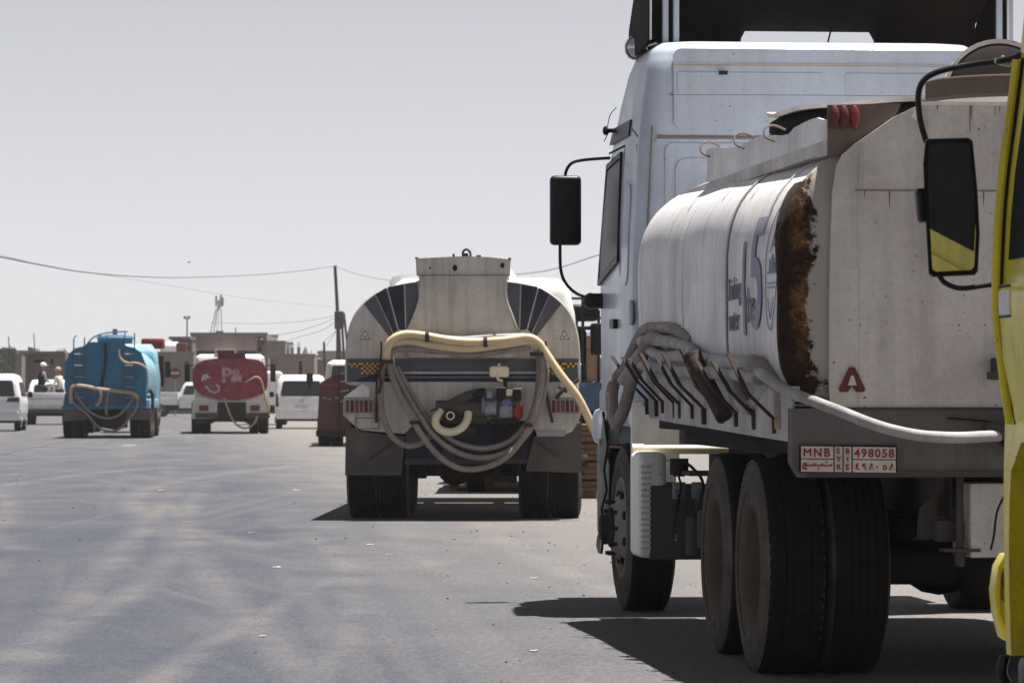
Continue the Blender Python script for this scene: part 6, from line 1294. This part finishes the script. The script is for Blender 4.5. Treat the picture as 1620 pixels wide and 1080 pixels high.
wire('wire from the tallest pole top behind the middle tanker', [(530, 421, 190), (560, 432, 180), (600, 441, 165), (650, 446, 150), (720, 446, 130), (800, 436, 110), (870, 427, 95), (945, 404, 80), (1050, 370, 64)], .018)
for i, (p, r) in enumerate(((((535, 500, 190), (500, 515, 200), (450, 528, 215), (400, 530, 235)), .02), (((535, 505, 190), (510, 522, 200), (470, 534, 215), (440, 545, 235)), .02), (((537, 515, 190), (515, 548, 200), (495, 562, 215), (470, 570, 230)), .022), (((535, 520, 190), (512, 541, 196)), .02), (((534, 498, 190), (480, 508, 205), (400, 512, 230), (330, 510, 260)), .018))):
    wire(['highest of the thin wires from the pole cluster to the tallest building', 'second thin wire from the pole cluster to the grey block building', 'thin wire dropping steeply from the pole cluster to the flat roof', 'short wire between the junction box and the stub pole', 'long thin wire from the poles toward the left over the tallest building'][i], p, r)
# bird
c = Pw(299, 415, 150); bm = B(); sphere(bm, c, .03, 8, (1.6, 1, .8)); loft(bm, [[c + Vector((0, -.03, 0)), c + Vector((0, .05, 0)), c + Vector((.0, .05, .01))], [c + Vector((-.09, 0, .04)), c + Vector((-.09, .03, .04)), c + Vector((-.09, .03, .05))]]); loft(bm, [[c + Vector((0, -.03, 0)), c + Vector((0, .05, 0)), c + Vector((.0, .05, .01))], [c + Vector((.09, 0, .05)), c + Vector((.09, .03, .05)), c + Vector((.09, .03, .06))]])
tag(obj('bird', bm, M['blackmatt']), 'tiny dark bird flying in the open sky above the antenna tower', 'bird')
# bush at the left edge
c = Pw(4, 590, 205); T = thing('small_tree', 'small green tree at the left edge above the cut off minivan', 'tree', (c.x, 205, 0))
bm = B(); tube(bm, [(0, 0, 0), (.05, 0, .8), (-.05, .05, 1.6), (.05, 0, 2.5)], lambda t_: .11 * (1 - .7 * t_), 8); tube(bm, [(0, 0, 1.2), (-.4, .1, 2.0)], .04, 6); tube(bm, [(0, 0, 1.3), (.35, -.1, 2.2)], .04, 6); obj('trunk', bm, M['wood'], T)
bm = B()
cl = [(R.uniform(-.5, .4), R.uniform(-.5, .5), R.uniform(1.3, 3.0), R.uniform(.2, .42)) for _ in range(14)]
for k in range(1500):
    cx, cy, cz, cr_ = R.choice(cl); d = Vector((R.gauss(0, 1), R.gauss(0, 1), R.gauss(0, 1))).normalized() * cr_ * R.random() ** .4; p = Vector((cx, cy, cz)) + d
    n1 = Vector((R.uniform(-1, 1), R.uniform(-1, 1), R.uniform(-.4, 1))).normalized(); n2 = n1.orthogonal().normalized(); n3 = n1.cross(n2); s1 = R.uniform(.025, .05)
    vs_ = [bm.verts.new(p + n2 * s1), bm.verts.new(p + n3 * s1 * .5), bm.verts.new(p - n2 * s1), bm.verts.new(p - n3 * s1 * .5)]; bm.faces.new(vs_)
obj('crown', bm, M['leaf'], T, smooth=False, kind='stuff')
# litter and stones on the road
LT = [(205, 705, .34, 'largest pale paper scrap on the road before the blue tanker'), (615, 878, .05, 'white crumpled scrap on the road below the middle tanker'), (256, 776, .10, 'small white scrap on the road left of the centre'), (469, 775, .11, 'white scrap on the road just left of the middle tanker shadow'), (438, 898, .07, 'small scrap on the road in the lower middle'), (586, 862, .08, 'flat scrap right of the lower middle of the road'), (398, 843, .07, 'small pale scrap on the road below the red tanker'), (845, 915, .06, 'small pale scrap beside the large shadow'), (416, 1007, .04, 'tiny white scrap at the lower middle of the road'), (845, 1030, .05, 'pale scrap near the bottom, left of the shadow')]
for px, py, s1, lb in LT:
    Y = F * H / (py - HOR); s1 *= .75; q = Pw(px, py, Y); bm = B(); n_ = 5
    g_ = [[bm.verts.new((q.x + (i / n_ - .5) * s1 * (1 + .2 * R.random()), Y + (j / n_ - .5) * s1 * 1.3, .006 + s1 * .16 * abs(noise.noise(Vector((i * .9 + px, j * .9, 0)))))) for i in range(n_ + 1)] for j in range(n_ + 1)]
    for i in range(n_):
        for j in range(n_): bm.faces.new((g_[i][j], g_[i + 1][j], g_[i + 1][j + 1], g_[i][j + 1]))
    o = obj('paper_scrap', bm, M['scrap'], smooth=False); o.modifiers.new('thick', 'SOLIDIFY').thickness = .002; tag(o, lb, 'litter', 'scraps on the road')
bm = B()
for k in range(170):
    Y = R.uniform(12, 60); X_ = R.uniform(-.14, .06) * Y if R.random() < .4 else R.uniform(-.03, .04) * Y + .3; s1 = R.uniform(.003, .008) * (1 + Y / 60)
    t = B(); bmesh.ops.create_icosphere(t, subdivisions=1, radius=s1)
    for v in t.verts: v.co = Vector((v.co.x * R.uniform(.7, 1.3) + X_, v.co.y * R.uniform(.7, 1.3) + Y, v.co.z * .6 + s1 * .35))
    merge(bm, t)
obj('loose_gravel', bm, M['chassis'], kind='stuff', smooth=False)
# ---------------------------------------------------------------- haze: the dusty air
bm = B(); b2(bm, (-420, -80, -1.2), (420, 900, 26))
m = bpy.data.materials.new('dusty_air'); m.use_nodes = True; t = m.node_tree; t.nodes.remove(t.nodes['Principled BSDF'])
pv = t.nodes.new('ShaderNodeVolumePrincipled'); pv.inputs['Color'].default_value = (.93, .92, .95, 1); pv.inputs['Density'].default_value = .0002; pv.inputs['Anisotropy'].default_value = 0.0
t.links.new(pv.outputs[0], t.nodes['Material Output'].inputs['Volume'])
o = obj('haze', bm, m, smooth=False, kind='stuff')
